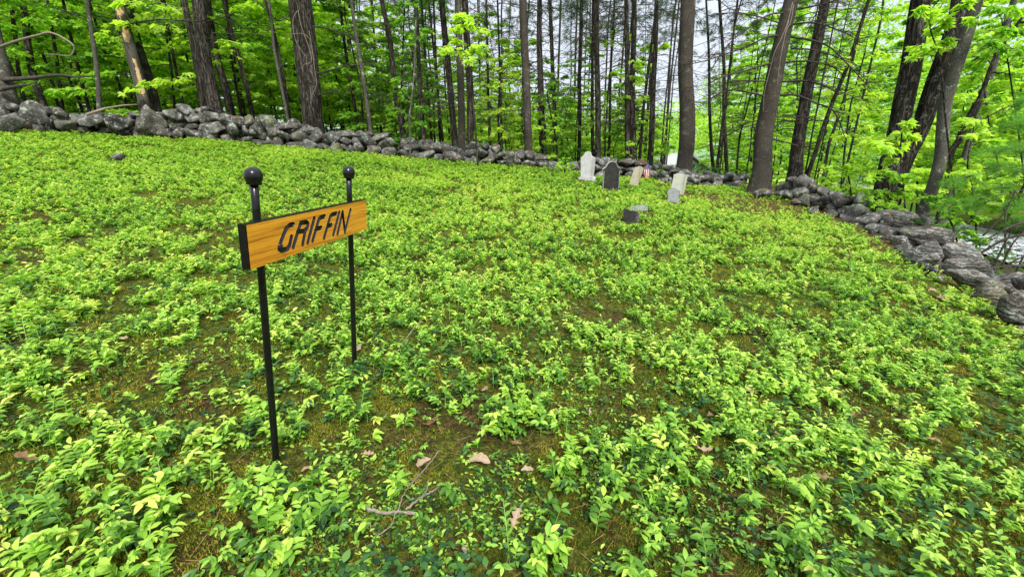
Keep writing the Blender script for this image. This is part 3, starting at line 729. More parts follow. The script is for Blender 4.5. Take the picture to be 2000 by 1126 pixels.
# ------------------------------------------------------------------ house glimpsed through the trunks
def build_house():
    y = 27.0
    pk = PY(1352, 303, y); el = PY(1290, 332, y); er = PY(1391, 331, y)
    wx0, wx1 = el[0]+.5, er[0]-.25; cxh = (wx0+wx1)/2; ez = er[2]; pz = pk[2]; gz = min(H(cxh, y), ez-2.2)
    D = 8.0
    root = empty('house', (cxh, y, gz), 'white gabled house glimpsed below the wall between dark trunks', 'house')
    L = np.array(root.location)
    g = Geo(); cz = ez-.05
    v = np.array([[wx0, y, gz-.4], [wx1, y, gz-.4], [wx1, y, cz], [cxh, y, pz-.12], [wx0, y, cz]]); v2 = v+np.array([0, D, 0]); V = np.concatenate([v, v2])-L
    g.add(V, [np.array([[0, 1, 2, 4], [5, 9, 7, 6], [0, 4, 9, 5], [1, 6, 7, 2]]), np.array([[4, 2, 3], [9, 8, 7]])])
    link('wall', g.mesh('wall', [M['siding']], False), root)
    g = Geo(); e = .35
    for sgn, x0 in ((-1, wx0-e), (1, wx1+e)):
        sl = (pz-ez)/(cxh-wx0); ze = pz-abs(cxh-x0)*sl
        a = np.array([[cxh, y-e, pz], [x0, y-e, ze], [x0, y+D+e, ze], [cxh, y+D+e, pz]]); b = a+np.array([0, 0, .14])
        g.add(np.concatenate([a, b])-L, np.array([[0, 1, 2, 3], [7, 6, 5, 4], [0, 4, 5, 1], [1, 5, 6, 2], [2, 6, 7, 3], [3, 7, 4, 0]]))
    link('roof', g.mesh('roof', [M['roofing']], False), root)
    def win(px0, py0, px1, py1):
        a, b = PY(px0, py0, y-.04), PY(px1, py1, y-.04)
        for nm, mt, gr, yy in (('window', 'siding', .08, -.03), ('pane', 'glass', 0, -.05)):
            g = Geo(); x0, x1, z0, z1 = a[0]-gr, b[0]+gr, b[2]-gr, a[2]+gr
            bx_ = np.array([[x0, yy, z0], [x1, yy, z0], [x1, yy, z1], [x0, yy, z1], [x0, .06, z0], [x1, .06, z0], [x1, .06, z1], [x0, .06, z1]])+np.array([0, y-.04, 0])-L
            g.add(bx_, np.array([[0, 1, 2, 3], [4, 7, 6, 5], [0, 4, 5, 1], [1, 5, 6, 2], [2, 6, 7, 3], [3, 7, 4, 0]]))
            o = link(nm, g.mesh(nm, [M[mt]], False), root if nm == 'window' else win.f)
            if nm == 'window': win.f = o
    for w in ((1312, 322, 1319, 333), (1351, 320, 1356, 331), (1368, 328, 1374, 338), (1351, 340, 1357, 352)): win(*w)
build_house()
# a pale shed roof / building showing far down the slope on the other side
def build_shed():
    y = 40.0; a, b = PY(1672, 335, y), PY(1702, 352, y)
    L = np.array([(a[0]+b[0])/2, y, b[2]]); root = empty('shed', L, 'small pale shed beyond the sandy track, seen through the leaves by the double trunk', 'shed')
    g = Geo(); x0, x1, z0, z1 = a[0]-L[0], b[0]-L[0], -.6, a[2]-b[2]-.25; D = 2.4
    v = np.array([[x0, 0, z0], [x1, 0, z0], [x1, 0, z1], [x0, 0, z1], [x0, D, z0], [x1, D, z0], [x1, D, z1], [x0, D, z1]])
    g.add(v, np.array([[0, 1, 2, 3], [4, 7, 6, 5], [0, 3, 7, 4], [1, 5, 6, 2]])); link('wall', g.mesh('wall', [M['siding']], False), root)
    g = Geo(); v = np.array([[x0-.15, -.2, z1], [x1+.15, -.2, z1], [x1+.15, D+.2, z1+.3], [x0-.15, D+.2, z1+.3]]); v = np.concatenate([v, v+np.array([0, 0, .1])])
    g.add(v, np.array([[0, 3, 2, 1], [4, 5, 6, 7], [0, 1, 5, 4], [1, 2, 6, 5], [2, 3, 7, 6], [3, 0, 4, 7]])); link('roof', g.mesh('roof', [M['roofing']], False), root)
build_shed()

# ================================================================== trees
def trunk_geo(g, path, rad, seed, sides=16, lump=.07, flare=.45, flare_h=.45, mat=0, tint=0.):
    """path (n,3) from the ground up, radii; resampled, lumpy, flared at the foot."""
    path = np.asarray(path, float); L = np.concatenate([[0], np.cumsum(np.linalg.norm(np.diff(path, axis=0), axis=1))])
    n = max(8, int(L[-1]/.16)); q = np.linspace(0, L[-1], n)
    pts = np.stack([np.interp(q, L, path[:, i]) for i in range(3)], -1); r = np.interp(q, L, rad)
    pts[:, 0] += (r*.8+.05)*(vn(q, q*0+seed, .6)-.5)*np.minimum(q, 1); pts[:, 1] += (r*.8+.05)*(vn(q, q*0+seed+7, .8)-.5)*np.minimum(q, 1)
    fl = 1+flare*np.exp(-q/flare_h*2.2)
    d = nrm(np.gradient(pts, axis=0)); a = nrm(np.cross(d, np.array([0, 1, 0.]))); b = np.cross(d, a)
    th = np.arange(sides)*2*PI/sides
    nz = vn(np.cos(th)[None]*1.6+seed+q[:, None]*.35, np.sin(th)[None]*1.6+q[:, None]*.9, 1.3)-.5
    nz2 = vn(np.cos(th)[None]*4+seed+q[:, None]*.2, np.sin(th)[None]*4+q[:, None]*.4, 1.3)-.5
    root = np.exp(-q/flare_h*2.5)[:, None]*.35*np.maximum(0, np.cos(th*4+seed))[None]
    R_ = (r*fl)[:, None]*(1+lump*2*nz+lump*1.2*nz2+root)
    v = pts[:, None]+R_[..., None]*(np.cos(th)[None, :, None]*a[:, None]+np.sin(th)[None, :, None]*b[:, None])
    i = np.arange(n-1)[:, None]*sides; j = np.arange(sides)[None]; k = (j+1) % sides
    tv = tint
    if callable(tint): tv = tint(q[:, None]+0*th[None], th[None]+0*q[:, None]).ravel()
    g.add(v.reshape(-1, 3), np.stack([i+j, i+k, i+sides+k, i+sides+j], -1).reshape(-1, 4), mat, tv)
    return pts, r
def at_path(pts, z):
    return np.array([np.interp(z, pts[:, 2], pts[:, i]) for i in range(3)])

def needle_tufts(g, p, d, rg, n=9, l=.10, w=.006, mat=1, spread=.9, tint=None):
    p = np.repeat(p, n, 0); d = np.repeat(d, n, 0); N = len(p)
    dd = nrm(d+rg.normal(size=(N, 3))*spread)
    s = nrm(np.cross(dd, rg.normal(size=(N, 3))))
    ll = l*rg.uniform(.7, 1.2, N)[:, None]
    v = np.stack([p-s*w/2, p+s*w/2, p+dd*ll], 1).reshape(-1, 3)
    t = rg.uniform(.1, .9, N) if tint is None else np.clip(tint+rg.normal(size=N)*.2, 0, 1)
    g.add(v, np.arange(N*3).reshape(-1, 3), mat, np.repeat(t, 3))

def dead_branch(g, p0, az, L, rg, rise=.15, droop=.5, r0=.012, subs=6, mat=0, live=0., tl=.10, sides=5, side_l=.35):
    n = 9; s = np.linspace(0, 1, n)
    out = np.array([math.cos(az), math.sin(az), 0.]); lat = np.array([-out[1], out[0], 0])
    bend = rg.normal()*.25
    pts = p0+out*(s*L)[:, None]+lat*(bend*L*s**2)[:, None]+np.array([0, 0, 1])*(L*(rise*s-droop*s**2))[:, None]
    pts[1:-1] += rg.normal(size=(n-2, 3))*.02*L
    tube(g, pts, r0*(1-.8*s), sides, mat, cap=False)
    tips = []
    for _ in range(subs):
        q = rg.uniform(.2, .98); b = np.array([np.interp(q, s, pts[:, i]) for i in range(3)])
        sl = L*side_l*rg.uniform(.4, 1.2)*(1.15-q*.6); dr = out*rg.uniform(.2, .9)+lat*rg.choice([-1, 1])*rg.uniform(.3, 1.)+np.array([0, 0, rg.uniform(-.9, .3)]); dr = dr/np.linalg.norm(dr)
        m = 5; u = np.linspace(0, 1, m); tp = b+dr*(u*sl)[:, None]+np.array([0, 0, -1])*(rg.uniform(.0, .5)*sl*u**2)[:, None]+rg.normal(size=(m, 3))*.015*sl*u[:, None]
        tube(g, tp, np.maximum(r0*.42*(1-.75*u), .0022), 3, mat, cap=False)
        tips.append((tp, dr))
    if live > 0:
        ps, ds = [], []
        for tp, dr in tips:
            for u in np.linspace(.35, 1, 5):
                if rg.random() < live: ps.append(tp[0]+(tp[-1]-tp[0])*u); ds.append(dr)
        for u in np.linspace(.5, 1, 5):
            if rg.random() < live: ps.append(p0+(pts[-1]-p0)*u); ds.append(out)
        if ps: needle_tufts(g, np.array(ps), np.array(ds), rg, 10, tl, .005, mat+1)
    return pts

def leaf_spray(g, tp, rg, n, size, tint, mat, style='maple', droop=.25):
    """n leaves along the twig polyline tp, lying fairly flat."""
    m = len(tp); u = rg.uniform(.25, 1, n)*(m-1); i = np.minimum(u.astype(int), m-2); f = (u-i)[:, None]
    p = tp[i]*(1-f)+tp[i+1]*f; d = nrm(tp[i+1]-tp[i])
    lat = np.cross(d, [0, 0, 1.]); sgn = rg.choice([-1, 1], n)[:, None]
    dd = d*rg.uniform(.1, 1, (n, 1))+lat*sgn*rg.uniform(.4, 1, (n, 1)); dd[:, 2] -= rg.uniform(-.1, droop*2, n)
    nn = np.array([0, 0, 1.])+rg.normal(size=(n, 3))*.38
    l = size*rg.uniform(.65, 1.25, n)
    leaves(g, p+rg.normal(size=(n, 3))*.02, dd, nn, l, l*.85 if style == 'maple' else l*.5, np.clip(tint+rg.normal(size=n)*.14, 0, 1), mat, style, fold=rg.uniform(.1, .35), curl=.2)

def leafy_branch(g, p0, az, L, rg, rise=.35, droop=.3, r0=.012, twigs=7, per=9, size=.10, tint=.5, wood=0, leafm=1, style='maple'):
    n = 8; s = np.linspace(0, 1, n); out = np.array([math.cos(az), math.sin(az), 0.]); lat = np.array([-out[1], out[0], 0])
    pts = p0+out*(s*L)[:, None]+lat*(rg.normal()*.15*L*s**2)[:, None]+np.array([0, 0, 1])*(L*(rise*s-droop*s**2))[:, None]
    tube(g, pts, r0*(1-.75*s), 4, wood, cap=False)
    for k in range(twigs):
        q = .25+.75*(k+rg.random())/twigs; q = min(q, 1); b = np.array([np.interp(q, s, pts[:, i]) for i in range(3)])
        sl = L*.42*(1.2-q*.7)*rg.uniform(.6, 1.2); dr = out*.7+lat*(1 if k % 2 else -1)*rg.uniform(.4, 1.)+np.array([0, 0, rg.uniform(-.15, .2)]); dr /= np.linalg.norm(dr)
        u = np.linspace(0, 1, 4); tp = b+dr*(u*sl)[:, None]-np.array([0, 0, 1])*(.15*sl*u**2)[:, None]
        tube(g, tp, r0*.3*(1-.6*u), 3, wood, cap=False)
        leaf_spray(g, tp, rg, per, size, tint+rg.normal()*.06, leafm, style)
    leaf_spray(g, pts[-3:], rg, per, size, tint+.05, leafm, style)
    return pts

def path_from_px(pxs, y, ztop):
    """pxs bottom-up image points of the trunk; the foot is carried down to the ground, the head up to ztop."""
    pts = [PY(px, py, y) for px, py in pxs]
    d = pts[0]-pts[1]; d = d/abs(d[2]); b = pts[0].copy(); g0 = H(b[0], b[1])
    if b[2] > g0: b = b+d*(b[2]-g0)
    b[2] = H(b[0], b[1])-.12
    out = [b]+([pts[0]] if pts[0][2] > b[2]+.35 else [])+pts[1:]
    d = pts[-1]-pts[-2]; d = d/d[2]
    if out[-1][2] < ztop: out.append(out[-1]+d*(ztop-out[-1][2]))
    return np.array(out)
def rpx(w, px, py, y):
    r = ray(px, py); return w/2*(y/r[1])/F/math.sqrt(1+(r[0]/math.hypot(r[1], r[2]))**2)

TREES = 0
def conifer(name, label, pxs, y, w0, w1, ztop=9., bark_='bark', nb=26, z0=1.3, L=1.2, live_z=4.5, nlive=14, seed=0, flare=.35, group=None, twig='twig', cat='tree', sub=6, dead_r=.011, Llive=1.7, azr=None):
    global TREES; TREES += 1
    rg = np.random.default_rng(1000+TREES*7+seed)
    path = path_from_px(pxs, y, ztop)
    r0, r1 = rpx(w0, *pxs[0], y), rpx(w1, *pxs[-1], y)
    zz = path[:, 2]; za, zb = PY(*pxs[0], y)[2], PY(*pxs[-1], y)[2]
    rad = np.interp(zz, [zz[0], za, zb, zz[-1]], [r0*1.03, r0, r1, max(.3*r1, r1-(ztop-zb)*.018)])
    root = empty(name, path[0], label, cat, group); Lc = np.array(root.location)
    g = Geo(); pts, rr = trunk_geo(g, path, rad, TREES*1.7, 16 if w0 > 10 else 9, .05, flare)
    g.V[0] -= Lc
    link('trunk', g.mesh('trunk', [M[bark_]]), root)
    g = Geo(); gz = path[0, 2]
    for k in range(nb):
        z = gz+z0+(min(ztop-1, 7.0)-z0)*rg.random()**1.15; p = at_path(pts, z); rloc = np.interp(z, pts[:, 2], rr)
        az = rg.uniform(0, 2*PI) if azr is None else rg.choice(azr)+rg.normal()*.5
        p = p+np.array([math.cos(az), math.sin(az), 0])*rloc*.8
        dead_branch(g, p, az, L*rg.uniform(.45, 1.25), rg, rg.uniform(-.05, .4), rg.uniform(.1, .75), min(dead_r, rloc*.4)*rg.uniform(.6, 1.2), sub)
    for k in range(nlive):
        z = gz+live_z+(ztop-live_z-gz)*(k+rg.random())/nlive
        if z > ztop: continue
        p = at_path(pts, z); az = rg.uniform(0, 2*PI)
        dead_branch(g, p, az, Llive*rg.uniform(.5, 1.1)*(1-.45*(z-gz-live_z)/max(ztop-live_z-gz, 1)), rg, rg.uniform(.1, .4), rg.uniform(.2, .5), .012, 9, live=.9, tl=.13)
    if g.n:
        for i in range(len(g.V)): g.V[i] = g.V[i]-Lc
        link('crown', g.mesh('crown', [M[twig], M['needle']]), root)
    return root, pts, rr

def broadleaf(name, label, pxs, y, w0, w1, ztop=8., bark_='bark', nb=14, z0=2.2, L=1.5, size=.10, tint=.45, group=None, flare=.3, seed=0, peel=None, twigs=7, per=8):
    global TREES; TREES += 1
    rg = np.random.default_rng(2000+TREES*7+seed)
    path = path_from_px(pxs, y, ztop); zz = path[:, 2]
    r0, r1 = rpx(w0, *pxs[0], y), rpx(w1, *pxs[-1], y); za, zb = PY(*pxs[0], y)[2], PY(*pxs[-1], y)[2]
    rad = np.interp(zz, [zz[0], za, zb, zz[-1]], [r0*1.03, r0, r1, max(.3*r1, r1-(ztop-zb)*.018)])
    root = empty(name, path[0], label, 'tree', group); Lc = np.array(root.location)
    g = Geo(); pts, rr = trunk_geo(g, path, rad, TREES*1.7, 20 if w0 > 10 else 9, .06, flare, tint=peel or 0.)
    g.V[0] -= Lc; link('trunk', g.mesh('trunk', [M[bark_]]), root)
    g = Geo(); gz = path[0, 2]
    for k in range(nb):
        z = gz+z0+(ztop-.3-z0-gz)*(k+rg.random())/nb
        if z > ztop: continue
        p = at_path(pts, z)
        leafy_branch(g, p, rg.uniform(0, 2*PI), L*rg.uniform(.5, 1.2), rg, rg.uniform(.1, .5), .25, .014, twigs, per, size, tint, 0, 1)
    if g.n:
        for i in range(len(g.V)): g.V[i] = g.V[i]-Lc
        link('crown', g.mesh('crown', [M['twig'], M['maple']]), root)
    return root, pts, rr

def limb(root, px_path, y, r0, r1, mat='twig', name='branch', subs=0, seed=0, label=None):
    """a bare limb of a tree given through image points at depth y (y may be a list)."""
    ys = y if isinstance(y, (list, tuple)) else [y]*len(px_path)
    k = np.array([PY(a, b, yy) for (a, b), yy in zip(px_path, ys)])
    n = 6*len(k); q = np.linspace(0, len(k)-1, n)
    def cr(c):
        ext = np.concatenate([[2*c[0]-c[1]], c, [2*c[-1]-c[-2]]]); i = np.minimum(q.astype(int), len(c)-2); t = q-i
        p0, p1, p2, p3 = ext[i], ext[i+1], ext[i+2], ext[i+3]
        return .5*(2*p1+(p2-p0)*t+(2*p0-5*p1+4*p2-p3)*t**2+(3*p1-p0-3*p2+p3)*t**3)
    pts = np.stack([cr(k[:, i]) for i in range(3)], -1)
    g = Geo(); tube(g, pts-np.array(root.location), np.linspace(r0, r1, n)*(1+.25*(vn(q, q*0+seed, 2.)-.5)), 8)
    rg = np.random.default_rng(seed+77)
    for _ in range(subs):
        i = rg.integers(n//3, n-1); d = nrm(pts[i+1-1]-pts[i-1]); az = math.atan2(d[1], d[0])+rg.choice([-1, 1])*rg.uniform(.3, 1.)
        dead_branch(g, pts[i]-np.array(root.location), az, rg.uniform(.25, .7), rg, rg.uniform(-.2, .4), rg.uniform(.1, .6), max(r1, .004), 4)
    o = link(name, g.mesh(name, [M[mat]]), root)
    if label: o['label'] = label
    return o

# ---- the uphill (left) woods: the trunks one can tell apart
T1, p_, r_ = broadleaf('oak_tree', 'thick grey trunk at the edge of view, its dead limbs reaching over the wall', [(22, 205), (2, 120), (-26, 20)], 10.6, 40, 34, 7.5, 'bark_grey', 6, 3.6, 1.3)
limb(T1, [(0, 156), (55, 153), (110, 147), (150, 150), (186, 148)], [10.5, 10.3, 10.2, 10.1, 10.1], .055, .012, 'twig', seed=1)
limb(T1, [(-5, 176), (25, 170), (52, 166), (68, 162)], 10.3, .05, .008, 'twig', seed=2)
limb(T1, [(-10, 95), (30, 81), (70, 70), (98, 64), (128, 77), (144, 90), (143, 102), (134, 110), (112, 107), (86, 106)], 10.1, .026, .008, 'paletwig', seed=3, label='pale dead branch curling back on itself like a hook')
broadleaf('maple_tree', 'dark slim trunk nearest the grey edge trunk in the uphill woods', [(40, 150), (32, 80), (22, 0)], 13.5, 10, 9, 8, 'bark', 10, 2.2, 1.5)
broadleaf('maple_tree', 'dark stout trunk half hidden by leaves behind the horizontal dead limb', [(84, 205), (68, 150), (52, 60), (40, 0)], 13, 19, 13, 8, 'bark', 11, 2.6, 1.7)
broadleaf('maple_tree', 'slim pale-flecked trunk halfway between the hooked branch and the peeled snag', [(195, 222), (184, 120), (172, 0)], 11.6, 11, 9, 8, 'bark_grey', 9, 2.4, 1.3)
broadleaf('maple_tree', 'thin leaning trunk just past the pale-flecked one in the uphill woods', [(250, 215), (228, 150), (200, 90), (178, 0)], 14, 7, 5, 8, 'bark', 9, 2.2, 1.3)
def peelf(q, th):
    f = 0*q
    for z, a, hz, ha in ((2.35, 2.0, .20, .8), (2.85, 2.0, .16, .7), (3.15, 2.1, .13, .8), (3.5, 2.1, .17, .8), (1.35, 2.45, .40, .5), (4.0, 2.1, .25, .9), (1.75, 2.4, .16, .4)):
        f = np.maximum(f, 1.15-np.hypot((q-z)/hz, ((th-a+PI) % (2*PI)-PI)/ha)*.6)
    return np.clip(f, 0, 1)
SN, p_, r_ = broadleaf('dead_snag', 'grey leaning dead trunk with patches of peeled orange-tan wood, rising beside the slanted slab', [(284, 226), (262, 140), (243, 60), (225, -5)], 11.7, 24, 25, 6.8, 'peel', 0, peel=peelf, flare=.2)
limb(SN, [(252, 47), (280, 42), (315, 38), (350, 40), (372, 38)], [11.6, 11.4, 11.2, 11, 10.9], .022, .007, 'twig', subs=3, seed=4)
limb(SN, [(232, 45), (205, 38), (175, 32)], 11.6, .012, .004, 'twig', subs=2, seed=5)
limb(SN, [(246, 10), (285, 2), (330, 10), (352, 22)], 11.5, .012, .005, 'paletwig', subs=3, seed=6)
conifer('pine_tree', 'dark broad trunk standing close behind the peeled grey snag', [(304, 222), (285, 150), (266, 85), (242, 0)], 12.2, 31, 27, 9, 'bark', 14, 2.5, 1.1)
TW, p_, r_ = conifer('pine_tree', 'broad brown pine trunk rising behind the pale stones, small leaves across its middle', [(424, 236), (403, 130), (385, 0)], 11.9, 31, 27, 9, 'bark', 16, 2.4, 1.2, dead_r=.012)
conifer('pine_tree', 'darker narrow trunk just uphill of the broad brown pine, almost touching it', [(404, 230), (390, 170), (374, 60), (364, 0)], 12.3, 17, 13, 9, 'bark', 8, 2.6, 1.)
conifer('pine_tree', 'slim dark trunk crossing behind the broad brown pine to its downhill side', [(451, 222), (428, 130), (402, 0)], 13.6, 17, 14, 9, 'bark', 14, 2.2, 1.3)
BT, p_, r_ = conifer('pine_tree', 'biggest trunk in the uphill woods, two fused stems hung with pale vines', [(618, 250), (603, 150), (590, 0)], 11.9, 31, 34, 9.5, 'bark', 8, 2.8, 1.5, flare=.25)
g = Geo(); pth = path_from_px([(602, 250), (584, 130), (569, 0)], 11.95, 9.4); trunk_geo(g, pth, np.interp(pth[:, 2], [pth[0, 2], pth[-1, 2]], [rpx(25, 602, 250, 11.9), rpx(20, 569, 0, 11.9)]), 91.3, 16, .05, .25); g.V[0] -= np.array(BT.location)
link('trunk', g.mesh('trunk', [M['bark']]), BT)
for i, vp in enumerate([[(580, 22), (572, 40), (576, 75), (588, 98), (597, 110)], [(582, 20), (588, 50), (604, 95), (608, 120), (592, 128), (592, 150)], [(604, 60), (610, 100), (614, 130), (618, 165), (610, 185), (606, 205)], [(560, 68), (590, 66), (607, 78)]]):
    limb(BT, vp, 11.48, .007, .005, 'paletwig', 'vine', seed=20+i)
for i, (lp, yy) in enumerate([([(617, 145), (650, 136), (690, 127), (722, 128)], [11.8, 11.3, 11, 10.9]), ([(620, 186), (650, 178), (690, 171)], [11.8, 11.4, 11.2]), ([(612, 52), (640, 56), (680, 70), (705, 90)], [11.8, 11.4, 11.2, 11.]),
                              ([(565, 30), (545, 40), (520, 20), (500, 0)], [11.9, 11.5, 11.2, 11])]):
    limb(BT, lp, yy, .018, .005, 'twig', subs=6, seed=30+i)
for i, (lp, yy) in enumerate([([(415, 65), (450, 66), (500, 66)], [11.8, 11.5, 11.3]), ([(405, 42), (430, 36), (455, 25)], [11.8, 11.5, 11.3]), ([(398, 40), (365, 42), (330, 40)], [11.7, 11.2, 10.9])]):
    limb(TW, lp, yy, .016, .005, 'twig', subs=4, seed=40+i)
broadleaf('maple_tree', 'thin dark trunk between the broad pine and the twin-stemmed one', [(564, 226), (548, 130), (530, 50), (515, 0)], 13, 8, 6, 8, 'bark', 9, 2, 1.3)
broadleaf('birch_tree', 'thin pale tan trunk right beside the twin-stemmed pine', [(562, 230), (545, 150), (534, 100), (522, 0)], 12.6, 6, 5, 7, 'bark_grey', 6, 2.4, 1.)
for i, (q, y, w, lb) in enumerate([
    ([(340, 218), (334, 150), (322, 60)], 14, 6, 'thin dark trunk just downhill of the peeled snag and its dark neighbour'),
    ([(356, 215), (345, 160), (338, 110), (322, 0)], 13.4, 7, 'second thin dark trunk between the snag and the broad pine'),
    ([(700, 250), (682, 150), (664, 0)], 15, 7, 'thin trunk just downhill of the twin-stemmed pine'),
    ([(122, 215), (112, 130), (98, 40)], 15, 9, 'dim trunk in the shade below the hooked dead branch'),
    ([(480, 225), (466, 150), (452, 60)], 16, 6, 'thin trunk in the bright gap past the broad brown pine')]):
    broadleaf('maple_tree', lb, q, y, w, w*.8, 8, 'bark', 10, 1.8, 1.6)

# ---- the middle: pines with bare lower branches
CON = [
 ([(723, 260), (704, 120), (687, 0)], 12.8, 9, 7, 'bark_grey', 'slender pale grey trunk standing behind the wall left of the sapling on the stones'),
 ([(786, 258), (775, 205), (760, 80), (745, 0)], 13.5, 13, 10, 'bark', 'dark straight trunk bending slightly, first strong one past the pale grey trunk'),
 ([(828, 276), (818, 130), (810, 0)], 12.9, 10, 8, 'bark', 'dark thin trunk rising from behind the high end of the long wall'),
 ([(843, 276), (833, 150), (824, 30)], 15, 6, 5, 'bark', 'thinner trunk just beside the one at the high end of the long wall'),
 ([(887, 270), (874, 120), (861, 0)], 13.2, 14, 12, 'bark', 'dark trunk standing just uphill of the pine in the wall gap'),
 ([(902, 317), (899, 150), (895, 0)], 11.0, 16, 14, 'bark_spruce', 'brown pine trunk growing in the gap of the wall, leafy spray hanging before it'),
 ([(919, 285), (914, 130), (907, 0)], 12.3, 16, 14, 'bark', 'darker pine trunk directly behind the one in the wall gap'),
 ([(866, 280), (857, 200), (848, 110)], 16, 6, 5, 'bark', 'very thin bare trunk behind the end of the long wall'),
 ([(958, 282), (953, 130), (950, 0)], 15.5, 6, 5, 'bark', 'thin bare trunk above the short mossy wall, nearer the gap pine'),
 ([(981, 292), (977, 130), (973, 20)], 15, 6, 4, 'bark', 'thin bare trunk above the short mossy wall, nearer the next large pine'),
 ([(1033, 302), (1030, 150), (1023, 0)], 12.0, 17, 16, 'bark_spruce', 'straight large pine trunk at the low end of the short mossy wall'),
 ([(1060, 306), (1057, 150), (1053, 0)], 13.5, 16, 10, 'bark', 'dark trunk just past the large pine, low green leaves around its foot'),
 ([(1083, 290), (1080, 150), (1076, 0)], 14.5, 9, 8, 'bark', 'slim trunk over the tumbled gap between the walls'),
 ([(1129, 300), (1132, 150), (1136, 0)], 15, 8, 7, 'bark', 'slim trunk directly behind the tall white gravestone, on its uphill side'),
 ([(1168, 322), (1167, 150), (1166, 0)], 12.6, 13, 11, 'bark', 'sturdy trunk rising just past the tall white gravestone'),
 ([(1160, 300), (1159, 200), (1158, 60)], 13.8, 8, 6, 'bark', 'narrow trunk touching the sturdy one past the white gravestone'),
 ([(1188, 322), (1193, 150), (1198, 30)], 14.5, 6, 5, 'bark', 'thin pole of a trunk behind the dark slate gravestone'),
 ([(1225, 326), (1224, 150), (1223, 0)], 12.0, 13, 9, 'bark', 'uphill one of the close pair of trunks behind the tan gravestone'),
 ([(1232, 324), (1236, 150), (1241, 0)], 12.4, 12, 11, 'bark', 'downhill one of the close pair of trunks behind the tan gravestone'),
 ([(1268, 320), (1274, 150), (1283, 0)], 12.4, 13, 9, 'bark', 'trunk standing behind the little flag'),
 ([(1250, 322), (1256, 220), (1266, 140)], 13.4, 7, 6, 'bark', 'thin crooked trunk leaning between the trunk pair and the flag trunk'),
]
for i, (q, y, w0, w1, bk, lb) in enumerate(CON):
    big = w0 > 12
    conifer('pine_tree', lb, q, y, w0*.92, w1*.92, 9.5 if y < 13 else 10.5, bk, 46 if big else 30, 1.4, 1.6 if big else 1.05, 4.0, 18 if y > 12.4 else 12, dead_r=.010, flare=.3, sub=7, Llive=1.5)
# ---- the large ones at the far corner and along the right wall
conifer('spruce_tree', 'thick straight dark trunk behind the wall in front of the white house', [(1335, 342), (1338, 150), (1343, 0)], 11.0, 31, 29, 9, 'bark_spruce', 46, 1.7, 1.0, 4.4, 14, flare=.2, twig='twig', sub=9, dead_r=.008)
SP, p_, r_ = conifer('spruce_tree', 'large leaning spruce trunk with bare whorled branches at the corner of the walls', [(1480, 378), (1500, 250), (1524, 110), (1547, 0)], 9.75, 41, 29, 8.5, 'bark_spruce', 10, 3.2, 1.3, 5., 10, flare=.42, sub=6)
ys = 9.75
for i, (lp, yo, r0) in enumerate([
    ([(1530, 70), (1500, 72), (1465, 88), (1420, 105), (1380, 118), (1345, 126)], -.9, .018), ([(1522, 120), (1490, 128), (1450, 140), (1410, 150), (1380, 168)], -.6, .017),
    ([(1515, 160), (1470, 158), (1430, 158)], -.3, .016), ([(1500, 190), (1470, 182), (1430, 176), (1395, 188), (1378, 205)], -.8, .019), ([(1488, 235), (1460, 240), (1440, 255)], .3, .010),
    ([(1545, 48), (1590, 45), (1640, 60), (1675, 78)], -.7, .016), ([(1543, 72), (1580, 78), (1620, 92), (1660, 130), (1700, 175)], -1.0, .019), ([(1535, 122), (1580, 120), (1625, 130), (1650, 150)], .4, .016),
    ([(1528, 160), (1570, 158), (1610, 168), (1640, 185)], -.4, .018), ([(1520, 186), (1555, 186), (1590, 200), (1625, 215), (1640, 240), (1650, 268)], -.9, .019), ([(1512, 228), (1545, 226), (1580, 230)], .3, .011),
    ([(1508, 272), (1535, 278), (1560, 286), (1572, 288), (1583, 300)], -.5, .013), ([(1548, 20), (1600, 10), (1650, -5)], -.8, .015), ([(1538, 25), (1500, 30), (1455, 60), (1420, 90), (1380, 150)], -1.1, .015),
    ([(1535, 50), (1490, 35), (1440, 25), (1400, 30)], .5, .013), ([(1546, 95), (1600, 100), (1680, 130)], .8, .013)]):
    n = len(lp); limb(SP, lp, [ys+yo*k/(n-1) for k in range(n)], r0*1.2, .007, 'twig', subs=13, seed=60+i)
for i, lp in enumerate([[(1548, 5), (1538, 45), (1526, 75), (1512, 105), (1503, 140), (1493, 180), (1491, 218)], [(1540, 40), (1530, 85), (1522, 130), (1518, 168)], [(1550, 10), (1545, 40), (1536, 62), (1526, 100)]]):
    limb(SP, lp, ys-.42, .007, .004, 'paletwig', 'vine', seed=90+i)
conifer('spruce_tree', 'dark leaning trunk just downhill of the big leaning spruce, behind the stone heap', [(1550, 352), (1572, 220), (1592, 100), (1609, 0)], 11.6, 30, 19, 8.5, 'bark', 34, 1.4, 1.5, 4.6, 10, flare=.35, sub=8, dead_r=.012)
broadleaf('maple_tree', 'thin trunk bending over the stone heap, in front of bright leaves', [(1578, 346), (1606, 260), (1632, 190), (1655, 130), (1690, 20)], 12, 10, 7, 7.5, 'bark', 8, 2.2, 1.4, tint=.55)
conifer('spruce_tree', 'thin upright trunk in the dark gap uphill of the leaning spruce', [(1420, 335), (1414, 180), (1407, 0)], 13.2, 8, 6, 8, 'bark', 20, 1., 1.1, 4, 8)
conifer('spruce_tree', 'thinner dark trunk close beside the thick one before the house', [(1394, 335), (1388, 220), (1382, 100)], 13.6, 7, 5, 8, 'bark', 18, 1., 1., 4, 8)
broadleaf('maple_tree', 'crooked thin trunk midway between the stone heap and the double trunk', [(1612, 345), (1622, 280), (1638, 230), (1650, 190), (1668, 110)], 13.5, 7, 5, 7, 'bark', 8, 1.8, 1.3, tint=.55)
